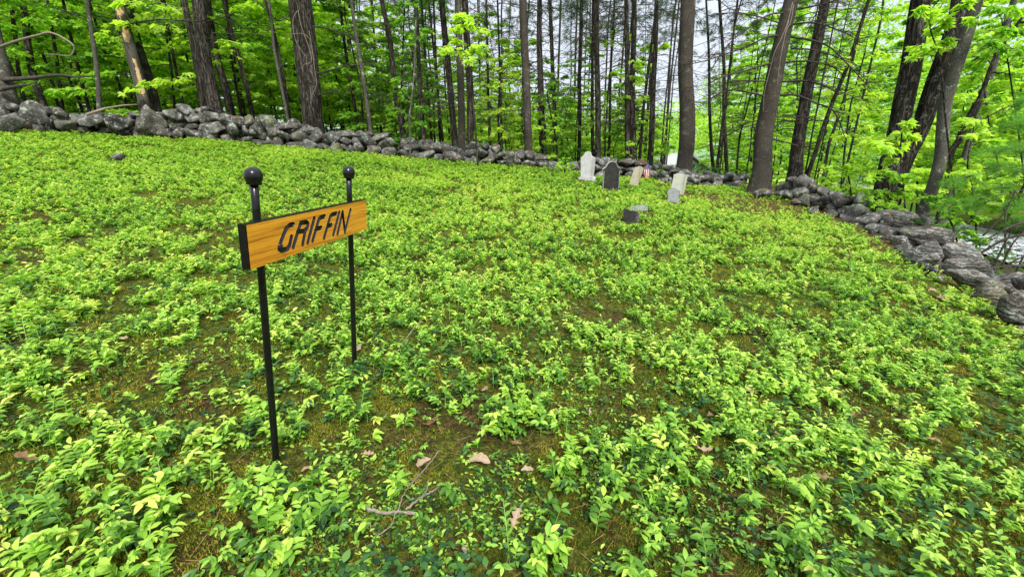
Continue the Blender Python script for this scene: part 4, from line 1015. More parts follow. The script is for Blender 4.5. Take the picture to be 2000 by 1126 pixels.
# double trunk
D1, p_, r_ = broadleaf('oak_tree', 'massive dark double trunk covered in pale lichen, behind the boulder wall', [(1722, 395), (1742, 330), (1766, 250), (1786, 130), (1801, 0)], 9.2, 46, 42, 8.5, 'bark_moss', 6, 4.2, 2., .12, .6, flare=.25)
g = Geo(); pth = path_from_px([(1742, 372), (1768, 300), (1796, 240), (1835, 130), (1872, 20), (1885, -40)], 9.35, 8.2); trunk_geo(g, pth, np.interp(pth[:, 2], [pth[0, 2], pth[-1, 2]], [rpx(42, 1742, 372, 9.3), rpx(30, 1880, 0, 9.3)]), 55.3, 18, .06, .2); g.V[0] -= np.array(D1.location)
link('trunk', g.mesh('trunk', [M['bark_moss']]), D1)
D2, p_, r_ = broadleaf('maple_tree', 'lighter grey lichened trunk leaning out just downhill of the double trunk', [(1797, 432), (1812, 380), (1834, 305), (1850, 200), (1880, 100), (1908, 0)], 8.2, 27, 27, 8, 'bark_grey', 5, 4.2, 1.8, .12, .65, flare=.15)
D3, p_, r_ = broadleaf('maple_tree', 'pale slim trunk leaning far over beyond the grey lichened one', [(1872, 330), (1905, 240), (1945, 130), (1986, 0)], 9.5, 15, 14, 7.5, 'bark_grey', 6, 3.2, 1.6, .12, .7, flare=.2)
limb(D3, [(1840, 318), (1865, 285), (1890, 240), (1918, 180), (1945, 110), (1985, 50), (2010, 20)], 8.6, .05, .02, 'bark', seed=101, subs=3)
limb(D3, [(1850, 310), (1890, 262), (1935, 225), (1990, 200)], 8.4, .022, .008, 'bark', seed=102, subs=4)
# a fallen/leaning stick on the uphill wall
k = np.array([P(168, 224, 9.3), P(205, 212, 9.5), P(240, 206, 9.7), P(268, 204, 9.8)]); g = Geo(); o_ = k[1].copy(); tube(g, k-o_, [.028, .024, .018, .010], 8)
o = link('fallen_branch', g.mesh('fallen_branch', [M['paletwig']])); o.location = o_; tag(o, 'pale bare stick leaning on the uphill wall at the foot of the peeled snag', 'branch')

# ---- saplings drawn branch by branch: stem path and leaf clusters
def sapling(name, label, stem, y, w0, w1, clusters, size=.10, tint=.75, style='maple', group=None, bark_='bark', per=26, mat='maple', needle=False, y_of=None, cat='sapling'):
    global TREES; TREES += 1
    rg = np.random.default_rng(3000+TREES)
    path = path_from_px(stem, y, PY(*stem[-1], y)[2])
    root = empty(name, path[0], label, cat, group); Lc = np.array(root.location)
    r0, r1 = rpx(w0, *stem[0], y), rpx(w1, *stem[-1], y)
    g = Geo(); pts, rr = trunk_geo(g, path, np.linspace(r0, r1, len(path)), TREES*1.3, 8, .05, .2, .2); g.V[0] -= Lc
    link('trunk', g.mesh('trunk', [M[bark_]]), root)
    g = Geo()
    for c in clusters:
        cx, cy, rp = c[:3]; dy = c[3] if len(c) > 3 else rg.normal()*.25
        cen = PY(cx, cy, y+dy); rad = rp*((y+dy)/ray(cx, cy)[1])/F
        low = pts[pts[:, 2] < cen[2]-.1*rad]; src = (low if len(low) else pts)
        b = src[np.argmin(np.linalg.norm(src-cen, axis=1)+.5*(cen[2]-src[:, 2]))] if len(low) else pts[np.argmin(np.linalg.norm(pts-cen, axis=1))]
        m = 7; u = np.linspace(0, 1, m)
        bp = b+(cen-b)*u[:, None]+np.array([0, 0, .12])*np.linalg.norm(cen-b)*np.sin(u*PI)[:, None]
        tube(g, bp-Lc, np.maximum(r1*.6*(1-.7*u), .004), 5, 0, cap=False)
        ntw = max(4, int(per/5))
        for k in range(ntw):
            a = rg.uniform(0, 2*PI); q = rad*rg.uniform(.35, 1.05); e = cen+np.array([math.cos(a)*q, math.sin(a)*q*.8, rg.uniform(-.35, .35)*rad])
            st = bp[rg.integers(3, m)]; u4 = np.linspace(0, 1, 4); tp = st+(e-st)*u4[:, None]+np.array([0, 0, .06*q])*np.sin(u4*PI)[:, None]
            tube(g, tp-Lc, np.array([.0045, .004, .003, .002]), 3, 0, cap=False)
            if needle:
                n_ = per; uu = rg.uniform(.2, 1, n_); pp = st+(e-st)*uu[:, None]+rg.normal(size=(n_, 3))*.05*rad; dd = np.repeat((e-st)[None], n_, 0)
                needle_tufts(g, pp-Lc, nrm(dd), rg, 12, size, .0035, 1, .75, tint)
            else: leaf_spray(g, tp-Lc, rg, max(4, per//4), size, tint+rg.normal()*.08, 1, style, .35)
    link('crown', g.mesh('crown', [M[bark_], M[mat]]), root)
    return root
sapling('maple_sapling', 'slim pale sapling growing up against the stones near the end of the long wall', [(800, 312), (801, 270), (797, 235), (803, 190), (808, 130), (810, 20)], 10.35, 4.5, 3,
        [(790, 40, 26), (815, 70, 26), (770, 160, 22), (785, 185, 26), (830, 210, 22), (765, 215, 24), (825, 240, 22), (840, 60, 22), (800, 10, 30)], tint=.45, bark_='bark_grey', size=.1)
sapling('maple_sapling', 'bright yellow-green maple leaves hanging in front of the pine in the wall gap', [(934, 322), (930, 260), (922, 180), (915, 100), (905, 40)], 10.0, 4, 2.5,
        [(898, 35, 16), (910, 30, 14), (915, 50, 14), (895, 80, 18), (870, 95, 12), (905, 100, 18), (925, 95, 14), (945, 92, 12), (890, 55, 12), (868, 100, 10), (948, 62, 8), (918, 118, 12)], tint=.95, per=30, size=.11)
sapling('maple_sapling', 'light green sapling filling the space between the gap pine and the large pine', [(975, 296), (972, 230), (975, 170), (980, 120)], 13, 5, 3,
        [(965, 120, 22), (985, 135, 26), (1005, 150, 22), (975, 165, 26), (1000, 185, 26), (950, 190, 20), (985, 215, 28), (955, 225, 20), (1005, 225, 20), (970, 255, 24), (990, 265, 22), (995, 110, 16)], tint=.68, per=26, size=.12)
sapling('maple_sapling', 'green sapling at the foot of the dark trunk beyond the large pine', [(1090, 318), (1085, 270), (1075, 225), (1068, 180)], 12.6, 4, 2.5,
        [(1068, 165, 16), (1060, 190, 18), (1080, 195, 14), (1055, 225, 18), (1090, 235, 20), (1045, 250, 16), (1075, 255, 22), (1105, 260, 20), (1060, 285, 20), (1090, 290, 22), (1115, 285, 14)], tint=.45, per=26, size=.11)
sapling('shrub', 'small yellow-green bush on the tumbled stones beside the tall white gravestone', [(1102, 334), (1103, 322), (1104, 312)], 10.4, 3, 2,
        [(1095, 315, 10), (1108, 312, 11), (1118, 322, 9), (1090, 325, 8), (1104, 325, 10)], tint=.8, per=22, size=.07, cat='bush')
sapling('maple_sapling', 'light green sapling with leaves at three heights past the white gravestone', [(1180, 322), (1183, 250), (1190, 160), (1200, 60)], 13.2, 4, 2.5,
        [(1172, 55, 14), (1200, 60, 20), (1215, 85, 18), (1185, 85, 14), (1235, 75, 14), (1220, 130, 16), (1195, 190, 14), (1175, 200, 20), (1165, 220, 18), (1205, 145, 14), (1240, 118, 16), (1160, 240, 16), (1145, 235, 14)], tint=.72, per=22, size=.1)
sapling('maple_sapling', 'leafy sapling standing just beyond the flag by the low wall', [(1292, 330), (1293, 305), (1296, 285)], 11.5, 3, 2,
        [(1285, 285, 12), (1300, 280, 14), (1312, 288, 12), (1280, 298, 10), (1300, 296, 12)], tint=.6, per=26, size=.09)
sapling('maple_sapling', 'sapling of small leaves among the trunk pair behind the tan gravestone', [(1244, 326), (1243, 280), (1240, 230), (1236, 150)], 11.9, 3, 2,
        [(1232, 280, 10), (1225, 300, 9), (1240, 120, 12), (1255, 160, 14), (1248, 130, 10), (1222, 190, 10), (1236, 150, 10), (1260, 190, 10)], tint=.6, per=20, size=.09)
RB = [
 ('bushy sapling leaning over the heaped stones of the downhill wall', [(1665, 410), (1662, 370), (1655, 330)], 9.2, [(1620, 348, 22), (1650, 335, 26), (1680, 330, 24), (1625, 372, 22), (1655, 365, 26), (1640, 325, 20), (1612, 330, 18), (1685, 380, 20), (1610, 362, 16)], .62, .09, 30),
 ('spray of yellow-green maple leaves across the foot of the double trunk', [(1770, 425), (1768, 360), (1762, 300), (1766, 250)], 7.6, [(1775, 242, 12), (1758, 262, 16), (1782, 268, 14), (1735, 275, 18), (1770, 285, 18), (1748, 292, 14), (1700, 280, 16), (1720, 292, 16), (1742, 312, 16)], .85, .11, 30),
 ('green undergrowth sapling hiding the base of the double trunk', [(1745, 440), (1742, 400), (1738, 350)], 7.4, [(1700, 350, 24), (1725, 340, 22), (1750, 350, 24), (1705, 380, 26), (1735, 385, 28), (1765, 380, 26), (1720, 405, 22), (1750, 410, 22), (1690, 395, 18), (1775, 350, 18)], .5, .09, 28),
 ('broad sapling of pale green leaves beyond the grey lichened trunk', [(1905, 420), (1900, 370), (1890, 320), (1905, 240)], 7.6, [(1900, 235, 22), (1930, 245, 26), (1915, 265, 24), (1875, 320, 22), (1890, 340, 26), (1930, 330, 28), (1960, 350, 26), (1900, 370, 26), (1940, 375, 22), (1955, 280, 20), (1870, 360, 20), (1980, 320, 20)], .74, .12, 28),
 ('low leafy sapling in front of the gravel road behind the boulders', [(1870, 470), (1862, 440), (1850, 415)], 6.6, [(1830, 400, 18), (1855, 420, 20), (1880, 432, 18), (1815, 385, 18), (1845, 440, 16), (1905, 425, 20), (1865, 395, 20), (1890, 455, 14), (1920, 470, 14), (1880, 410, 22)], .5, .08, 28),
 ('sapling with big leaves held out before the upper double trunk', [(1862, 400), (1850, 250), (1838, 120), (1818, 60)], 7.8, [(1812, 28, 12), (1820, 62, 13), (1800, 92, 15), (1828, 90, 12), (1845, 80, 12), (1790, 108, 12), (1845, 50, 10), (1800, 20, 10), (1860, 30, 12), (1895, 42, 12), (1890, 10, 16)], .72, .13, 24),
 ('bright loose-leaved sapling between the pale slim trunk and the soft young pine', [(1960, 420), (1950, 330), (1935, 250), (1925, 170)], 9.0, [(1925, 165, 20), (1950, 190, 24), (1975, 165, 22), (1900, 200, 18), (1935, 215, 22), (1965, 235, 22), (1990, 200, 22), (1910, 150, 16), (1890, 255, 18), (1985, 140, 18)], .8, .12, 26),
 ('loose-leaved sapling filling the gap between the leaning spruces and the double trunk', [(1640, 400), (1650, 300), (1665, 200), (1690, 100)], 12.2, [(1660, 180, 22), (1690, 150, 24), (1640, 220, 22), (1680, 215, 22), (1710, 190, 22), (1660, 260, 22), (1700, 250, 20), (1630, 270, 20), (1720, 110, 20), (1680, 90, 20), (1655, 120, 20), (1625, 180, 18), (1700, 40, 22)], .7, .12, 26),
 ('leafy sapling spreading at the upper corner beyond the pale slim trunk', [(2010, 400), (1992, 250), (1970, 120), (1955, 40)], 7.4, [(1950, 75, 18), (1930, 85, 14), (1965, 60, 16), (1945, 95, 16), (1915, 110, 14), (1975, 20, 18), (1995, 60, 16), (1940, 20, 16), (1990, 100, 14)], .68, .13, 24),
]
for lb, st, y, cl, ti, sz, pe in RB: sapling('maple_sapling', lb, st, y, 5, 3, cl, sz, ti, per=pe)
sapling('young_pine', 'soft green young pine whose drooping boughs fill the downhill edge of the view', [(2090, 520), (2075, 400), (2060, 250), (2050, 120)], 6.0, 9, 5,
        [(1960, 250, 40), (1990, 290, 44), (1940, 300, 36), (1980, 340, 46), (1930, 370, 40), (1990, 390, 46), (1900, 400, 34), (1950, 415, 42), (1975, 210, 36), (2010, 430, 40), (1870, 395, 26), (1990, 240, 36), (2040, 330, 50), (1850, 360, 26), (1920, 330, 30)],
        12e-2, .6, needle=True, per=17, mat='softneedle', bark_='twig', cat='tree')
DB = empty('fallen_tree_top', PY(2040, 520, 5.2), 'dead dark limbs of a fallen tree top sticking up behind the nearest boulders', 'fallen tree')
for i, lp in enumerate([[(2030, 520), (1960, 520), (1905, 535)], [(2020, 430), (1975, 442), (1930, 465)], [(2010, 455), (1960, 468), (1915, 495), (1900, 505)], [(1955, 525), (1975, 480), (2010, 440)], [(1978, 545), (2000, 500), (2030, 470)], [(1940, 520), (1965, 470), (1990, 430)], [(1920, 460), (1950, 430), (1970, 400), (1985, 370)], [(2030, 490), (1990, 505), (1955, 525)]]):
    limb(DB, lp, 5.3+.15*(i % 3), .022 if i < 3 else .012, .005, 'twig', subs=5, seed=130+i)

# ---- background trees: a few kinds, copied
def variant(seed, Ht, nb, size, tint, z0=.12, L=1.7, r0=.05, twigs=8, per=9, style='maple', mat='maple'):
    rg = np.random.default_rng(seed)
    path = np.array([[0, 0, -.4], [0, 0, 0], [rg.normal()*.1, rg.normal()*.1, Ht*.35], [rg.normal()*.25, rg.normal()*.25, Ht*.7], [rg.normal()*.35, rg.normal()*.35, Ht]])
    g = Geo(); pts, rr = trunk_geo(g, path, np.array([r0*1.1, r0, r0*.8, r0*.5, .008]), seed, 8, .05, .2); tm = g.mesh('trunk', [M['bark']])
    g = Geo()
    for k in range(nb):
        z = Ht*(z0+(1-z0)*(k+rg.random())/nb); z = min(z, Ht*.99)
        leafy_branch(g, at_path(pts, z), k*2.4+rg.normal()*.4, L*rg.uniform(.55, 1.15)*(1-.5*(z/Ht)**2), rg, rg.uniform(.05, .45), rg.uniform(.1, .35), .012, twigs, per, size, tint, 0, 1, style)
    return tm, g.mesh('crown', [M['twig'], M[mat]])
VAR = [variant(1, 7.5, 40, .14, .56, twigs=9, per=12), variant(2, 8.5, 42, .13, .62, .15, twigs=9, per=12), variant(3, 6.0, 36, .13, .7, .06, 1.6, .035, 9, 11), variant(4, 9.0, 44, .15, .5, .12, 2.1, .06, 9, 12)]
VARS = [variant(6, 3.2, 20, .10, .55, .15, .8, .02, 6, 8), variant(7, 2.4, 16, .10, .66, .15, .8, .016, 6, 8)]
def pole(seed, Ht, r0, nb, live):
    rg = np.random.default_rng(seed)
    path = np.array([[0, 0, -.6], [0, 0, 0], [rg.normal()*.08, 0, Ht*.5], [rg.normal()*.2, 0, Ht]])
    g = Geo(); pts, rr = trunk_geo(g, path, np.array([r0*1.1, r0, r0*.8, r0*.4]), seed, 7, .05, .2); tm = g.mesh('trunk', [M['bark']])
    g = Geo()
    for k in range(nb):
        z = rg.uniform(.15, .75)*Ht; dead_branch(g, at_path(pts, z), rg.uniform(0, 6.3), rg.uniform(.3, 1.1), rg, rg.uniform(0, .4), rg.uniform(.1, .6), .009, 6, sides=4)
    for k in range(live):
        z = Ht*(.48+.52*(k+rg.random())/live); dead_branch(g, at_path(pts, min(z, Ht)), rg.uniform(0, 6.3), rg.uniform(.7, 1.7)*(1.2-.6*z/Ht), rg, rg.uniform(.05, .35), rg.uniform(.2, .5), .011, 9, live=.9, tl=.16, sides=4)
    return tm, g.mesh('crown', [M['twig'], M['needle']])
VARP = [pole(11, 12, .05, 30, 30), pole(12, 13, .065, 34, 34), pole(13, 11, .032, 26, 20), pole(14, 12, .04, 34, 14)]
protos = {}
def place(name, var, x, y, sc_, label, group, rz=0., cat='tree', lean=(0, 0), zoff=0.):
    key = id(var[0])
    if (key, name) not in protos:
        root = empty(name, (x, y, H(x, y)), label, cat, group); link('trunk', var[0], root); link('crown', var[1], root); protos[key, name] = root
    else: root = copy_tree(protos[key, name]); tag(root, label, cat, group)
    root.location = (x, y, float(H(x, y))+zoff); root.rotation_euler = (lean[0], lean[1], rz); root.scale = (sc_,)*3
    return root
rg = np.random.default_rng(404)
def scatter(n, xs, ys, ok, mind, fn):
    got = []; tries = 0
    while len(got) < n and tries < n*60:
        tries += 1; x, y = rg.uniform(*xs), rg.uniform(*ys)
        if not ok(x, y) or any((x-a)**2+(y-b)**2 < mind**2 for a, b in got): continue
        got.append((x, y)); fn(x, y)
pxof = lambda x, y: 1000+F*x/(y*cp+0)   # rough picture column
lbl_l, grp_l = 'leafy maple sapling deep in the bright green woods uphill of the long wall', 'leafy saplings in the uphill woods'
def fn(x, y): place('maple_tree', VAR[rg.integers(4)], x, y, rg.uniform(.75, 1.25), lbl_l, grp_l, rg.uniform(0, 6.3), lean=(rg.normal()*.03, rg.normal()*.05))
scatter(92, (-32, -3.5), (13.0, 31), lambda x, y: -250 < pxof(x, y) < 690 and y > yw(x)+2.2, 1.35, fn)
lbl_c, grp_c = 'low leafy sapling among the bare pine trunks in the middle of the far edge', 'low saplings among the pines'
def fn(x, y): place('maple_sapling', VARS[rg.integers(2)], x, y, rg.uniform(.7, 1.25), lbl_c, grp_c, rg.uniform(0, 6.3), 'sapling')
scatter(60, (-7, 6), (12.6, 25), lambda x, y: 640 < pxof(x, y) < 1270, .85, fn)
lbl_m, grp_m = 'light green half-grown maple rising between the pine trunks of the middle woods', 'half-grown maples among the pines'
def fn(x, y): place('maple_tree', VAR[rg.integers(3)], x, y, rg.uniform(.5, .85)*(1 if pxof(x, y) < 1000 else .75), lbl_m, grp_m, rg.uniform(0, 6.3))
scatter(40, (-9, 7), (14, 28), lambda x, y: 650 < pxof(x, y) < 1260, 1.6, fn)
lbl_p, grp_p = 'thin dark bare pole of a pine far back in the middle of the woods', 'thin pine poles far back'
def fn(x, y): place('pine_pole', VARP[rg.choice([0, 1, 2, 2, 3, 3, 3])], x, y, rg.uniform(.8, 1.2), lbl_p, grp_p, rg.uniform(0, 6.3), lean=(0, rg.normal()*.012))
scatter(36, (-9, 9), (14.5, 30), lambda x, y: 640 < pxof(x, y) < 1330, .75, fn)
lbl_r, grp_r = 'leafy tree on the lower ground beyond the corner and the downhill wall', 'leafy trees beyond the downhill wall'
def fn(x, y): place('maple_tree', VAR[rg.integers(4)], x, y, rg.uniform(.75, 1.15), lbl_r, grp_r, rg.uniform(0, 6.3), lean=(0, rg.normal()*.06))
scatter(50, (5, 36), (12.5, 32), lambda x, y: 1400 < pxof(x, y) < 2350 and x > xr(y)+1 and not (1640 < pxof(x, y) < 1740 and y < 26), 1.7, fn)
lbl_d, grp_d = 'small dead-branched spruce in the dim thicket behind the thick straight trunk', 'dead-branched spruces by the corner'
def fn(x, y): place('spruce_tree', VARP[rg.choice([2, 3])], x, y, rg.uniform(.5, .9), lbl_d, grp_d, rg.uniform(0, 6.3))
scatter(14, (5, 12), (12, 20), lambda x, y: 1385 < pxof(x, y) < 1660 and y > yw(x)+1.5, .8, fn)

# ---- far-off wood that reads as one mass
def far_top(px):   # how high the far mass reaches in the picture, by column
    return np.interp(px, [-400, 0, 560, 680, 800, 1000, 1200, 1330, 1420, 1600, 1750, 1900, 2100, 2500], [-90, -90, -60, 60, 205, 225, 240, 215, 60, 0, 20, 40, 20, 0])
g = Geo(); rgf = np.random.default_rng(77); nC = 2500
pxs = rgf.uniform(-350, 2450, nC); ys_ = rgf.uniform(30, 52, nC)
top = far_top(pxs)+rgf.normal(size=nC)*14; u_ = rgf.random(nC)**.8; pys = top+(330-top)*u_
cen = np.array([PY(a, b, c) for a, b, c in zip(pxs, pys, ys_)]); cen[:, 0] = (pxs-1000)/F*ys_*1.02
keep = (cen[:, 2] > H(cen[:, 0], cen[:, 1])-1) & ~((pxs > 1270) & (pxs < 1405) & (pys > 285)) & ~((pxs > 1655) & (pxs < 1720) & (pys > 322))
cen, pxs, u_ = cen[keep], pxs[keep], u_[keep]
per = 74; n = len(cen)*per
p = np.repeat(cen, per, 0)+rgf.normal(size=(n, 3))*np.array([.9, .9, .55]); d = rgf.normal(size=(n, 3)); d[:, 2] = d[:, 2]*.4-.15
nn = np.array([0, 0, 1.])+rgf.normal(size=(n, 3))*.6; l = rgf.uniform(.2, .38, n)
tn = np.repeat(np.clip(.5+rgf.normal(size=len(cen))*.18+.2*((pxs > 650) & (pxs < 1400) & (u_ > .4)), 0, 1), per)+rgf.normal(size=n)*.1  # low middle clusters tinted brighter: sunlit, backlit leaves painted into the colour
leaves(g, p, d, nn, l, l*.6, np.clip(tn, 0, 1), 0, 'diamond')
tag(link('distant_woods', g.mesh('distant_woods', [M['farleaf']])), kind='stuff')
# undergrowth beyond the walls
g = Geo(); n = 34000; rgf = np.random.default_rng(78)
x = rgf.uniform(-24, 20, n); y = rgf.uniform(.5, 26, n)
ok = ((y > yw(x)+.9) | (x > xr(y)+.9)) & (vn(x, y, .8)+.25*rgf.random(n) > .5)
road_d = np.min(np.hypot(x[:, None]-cx_[None, ::3], y[:, None]-cy_[None, ::3]), 1); ok &= road_d > 2.0
x, y = x[ok], y[ok]; cl = 4; n = len(x)*cl
x = np.repeat(x, cl)+rgf.normal(size=n)*.12; y = np.repeat(y, cl)+rgf.normal(size=n)*.12
p = np.stack([x, y, H(x, y)+rgf.uniform(.02, .45, n)], -1); a = rgf.uniform(0, 2*PI, n); d = np.stack([np.cos(a), np.sin(a), rgf.uniform(-.3, .4, n)], -1)
leaves(g, p, d, np.array([0, 0, 1.])+rgf.normal(size=(n, 3))*.35, rgf.uniform(.08, .14, n), .06, np.clip(.45+.25*rgf.normal(size=n), 0, 1), 0, 'diamond')
tag(link('undergrowth', g.mesh('undergrowth', [M['understory']])), kind='stuff')

OL = [
 (844, 838, 42, .3, .9, .12, 'orange-brown lobed leaf in the dark hollow right of the near post', .2), (1008, 878, 30, -.5, .7, .45, 'small pinkish-brown leaf just above the big pale pair in the near middle', .4),
 (938, 912, 56, -.2, .8, .85, 'big crumpled pale leaf, the widest of the leaves near the middle', .3), (1029, 930, 42, .5, .5, .95, 'smooth pale leaf folded to a point below the big crumpled one', .5),
 (1150, 815, 30, 1.2, .8, .98, 'whitish leaf standing on edge at the side of a dark hollow', 1.0), (1228, 857, 34, .2, .9, .6, 'narrow curled tan leaf downhill of the whitish upright one', .4),
 (1375, 889, 36, -.3, .6, .8, 'flat pale tan leaf lying far to the downhill side in the moss', .3), (1006, 1026, 56, 1.25, 1.2, .8, 'large tan leaf rolled like a tube at the bottom of the view', .3),
 (948, 770, 26, 1., .9, .55, 'greyish curled leaf in the needles above the big pale pair', .7), (1385, 821, 26, .4, .9, .35, 'dull brown leaf above the flat pale tan one', .5),
 (57, 908, 50, .2, .5, .35, 'brown leaf on the needles at the uphill edge of the foreground', .1), (722, 898, 36, .1, .6, .75, 'pale leaf half under green shoots between the two posts and the big pair', .2),
 (827, 915, 40, .7, 1.3, .85, 'slim straw-coloured rolled leaf beside the crumpled pale one', .3), (1602, 944, 46, -.5, .7, .5, 'long grey-brown leaf lying in shade on the downhill side', .3),
 (1658, 822, 36, .5, .9, .25, 'dark brown leaf with pale edges among the plants near the boulders', .4), (1822, 872, 34, -.4, .8, .6, 'tan leaf nearest the downhill corner of the foreground', .3),
 (1464, 774, 34, -.1, .8, .5, 'tan leaf lying flat midway toward the boulders', .3), (1516, 858, 26, .2, .8, .65, 'small pale leaf midway between the flat tan one and the long grey one', .3),
 (247, 671, 26, -.1, .8, .85, 'pale leaf on the moss uphill of the sign', .3), (1095, 868, 0, 0, .5, .5, '', 0), (700, 690, 28, 1.2, .7, .9, 'pinkish pale leaf at the foot of the far post', .9), (600, 928, 24, .6, .6, .6, 'small tan leaf just past the foot of the near post', .4),
 (1820, 578, 40, -.3, .7, .75, 'pale leaf on the bare needles just in front of the banded boulders', .3), (1846, 590, 36, -.4, .7, .6, 'tan leaf beside another on bare needles below the boulders', .3), (1655, 505, 20, .2, .7, .85, 'tiny pale leaf beside the downhill needles halfway along the boulder wall', .4)]
OLP = [q for q in OL if q[2]]
# ================================================================== ground cover
def near_points(n, rmin, rmax, rg, power=1.0, half=62):
    """points on the clearing round the viewer, thinning out with distance."""
    u = rg.random(n); r = rmin*(rmax/rmin)**u if power == 1 else rmin+(rmax-rmin)*u
    a = np.radians(rg.uniform(-half, half, n)); x, y = r*np.sin(a), r*np.cos(a)
    ok = (x < xr(y)-.05) & (y < yw(x)-.05); return x[ok], y[ok]
def clump(x, y): return .17*vn(x, y, 1.3, 11)+.41*vn(x, y, 4.6, 12)+.42*vn(x, y, 10, 13)
CLEAR = [(*G(a, b)[0][:2], q) for a, b, q in ((1145, 354, .34), (1192, 372, .22), (1238, 362, .22), (1322, 384, .24), (1313, 397, .26), (1225, 438, .15), (1248, 414, .24), (1225, 446, .1), (1255, 420, .14), (540, 905, .10), (231, 313, .3), (693, 725, .06))]
CLEAR += [(*G(a, b)[0][:2], .055) for a, b in ((716, 996), (740, 1003), (765, 1004), (790, 1003), (812, 1008), (830, 968), (850, 958), (800, 660), (782, 680))]
CLEAR += [(*G(q[0], q[1]+6)[0][:2], .075) for q in OLP]
def keepout(x, y):
    k = np.ones(len(x), bool)
    for a, b, q in CLEAR: k &= np.hypot(x-a, y-b) > q
    return k
def blueberry():
    rg = np.random.default_rng(900); g = Geo()
    n = 128000
    x = rg.uniform(-12.6, 5.9, n); y = rg.uniform(-.3, 11.3, n)
    r = np.hypot(x, y); c = clump(x, y); b = bare(x, y)
    thr = np.interp(r, [1.1, 1.7, 3, 6, 9], [.572, .53, .485, .43, .40])
    keep = (x < xr(y)-.1) & (y < yw(x)-.2) & (rg.random(n) < sst(thr-.05, thr+.05, c)*(1-.85*b)+.05) & (r > .75) & keepout(x, y)
    # keep the sheltered feet of the sign and what lies on the ground in sight
    x, y, r, c = x[keep], y[keep], r[keep], c[keep]; n = len(x)
    print('STEMS', n)
    K = 12
    h = rg.uniform(.035, .125, n)*(1+.9*(c-.45)*2)*np.interp(r, [0, 5, 11], [1, .85, .65]); phi = rg.uniform(0, 2*PI, n); lam = rg.uniform(.15, .9, n)
    base = np.stack([x, y, H(x, y)-.01], -1); out = np.stack([np.cos(phi), np.sin(phi), 0*phi], -1)
    st = np.clip(.545+.15*rg.normal(size=n)+.3*(vn(x, y, .9, 21)-.5), 0, 1)  # random per stem; darker patches paint plants in shadow into the tint
    hue = rg.random(n) < .06
    s = np.linspace(.3, 1, K)[None]+rg.uniform(-.03, .03, (n, K)); s = np.minimum(s, 1)
    pos = base[:, None]+out[:, None]*(h*lam)[:, None, None]*(s**1.5)[..., None]+np.array([0, 0, 1.])*(h[:, None]*s*(1-.18*lam[:, None]*s))[..., None]
    side = np.where(np.arange(K) % 2, 1, -1)[None]*rg.uniform(.5, 1.5, (n, K)); side[:, -1] = rg.normal(size=n)*.25
    az = phi[:, None]+side; el = rg.uniform(-.2, .6, (n, K))
    d = np.stack([np.cos(az)*np.cos(el), np.sin(az)*np.cos(el), np.sin(el)], -1)
    nn = np.array([0, 0, 1.])+rg.normal(size=(n, K, 3))*.30
    L = (.032*rg.uniform(.6, 1.4, n)*np.interp(r, [.8, 1.5, 2.4, 4, 11], [1.14, .95, .87, .86, .88]))[:, None]*(.65+.45*np.sin(s*PI*.85))*rg.uniform(.8, 1.2, (n, K))
    tn = st[:, None]+.50*(s-.72)+.10*rg.normal(size=(n, K)); tn[hue] += .2; tn = np.clip(tn, 0, 1)  # yellower tips; shade low in the sprigs is painted into the leaf tint
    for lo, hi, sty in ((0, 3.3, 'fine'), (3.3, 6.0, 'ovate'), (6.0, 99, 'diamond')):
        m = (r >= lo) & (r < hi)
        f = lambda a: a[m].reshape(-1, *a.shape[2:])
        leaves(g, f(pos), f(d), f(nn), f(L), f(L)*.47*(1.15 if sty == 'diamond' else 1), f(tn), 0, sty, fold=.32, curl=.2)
    # stems
    m = r < 4.5; nn_ = m.sum(); q = np.array([0, .45, .75, 1.]); sp_ = base[m][:, None]+out[m][:, None]*(h*lam)[m][:, None, None]*(q**1.5)[None, :, None]+np.array([0, 0, 1.])*(h[m][:, None]*q*(1-.18*lam[m][:, None]*q))[..., None]
    lat = np.stack([-np.sin(phi[m]), np.cos(phi[m]), 0*phi[m]], -1)[:, None]*(.0016*np.array([1, .9, .7, .4]))[None, :, None]
    v = np.stack([sp_-lat, sp_+lat], 2).reshape(-1, 3); o_ = (np.arange(nn_)*8)[:, None, None]
    g.add(v, (o_+np.array([[0, 1, 3, 2], [2, 3, 5, 4], [4, 5, 7, 6]])[None]).reshape(-1, 4), 0, .42)
    tag(link('blueberry_ground_cover', g.mesh('blueberry_ground_cover', [M['berry']])), kind='stuff')
blueberry()
def wintergreen():
    rg = np.random.default_rng(901); g = Geo()
    x, y = near_points(4600, .9, 6.5, rg); c = clump(x, y); ok = rg.random(len(x)) < .25+.75*sst(.55, .38, c); ok &= rg.random(len(x)) < sst(.3, .6, vn(x, y, 1.4, 31)); x, y = x[ok], y[ok]
    n = len(x); K = 5; a0 = rg.uniform(0, 2*PI, n); az = a0[:, None]+np.arange(K)[None]*2.4+rg.normal(size=(n, K))*.3; el = rg.uniform(-.1, .5, (n, K))
    hh = rg.uniform(.015, .06, n); pos = np.stack([x, y, H(x, y)+hh], -1)[:, None]+rg.normal(size=(n, K, 3))*.008
    d = np.stack([np.cos(az)*np.cos(el), np.sin(az)*np.cos(el), np.sin(el)], -1); nn = np.array([0, 0, 1.])+rg.normal(size=(n, K, 3))*.25
    L = .030*rg.uniform(.6, 1.3, (n, K)); t = np.clip(.45+.25*rg.normal(size=(n, K)), 0, 1); f = lambda q: q.reshape(-1, *q.shape[2:])
    leaves(g, f(pos), f(d), f(nn), f(L), f(L)*.6, f(t), 0, 'fine', .2, .12)
    tag(link('wintergreen_ground_cover', g.mesh('wintergreen_ground_cover', [M['winter']])), kind='stuff')
wintergreen()
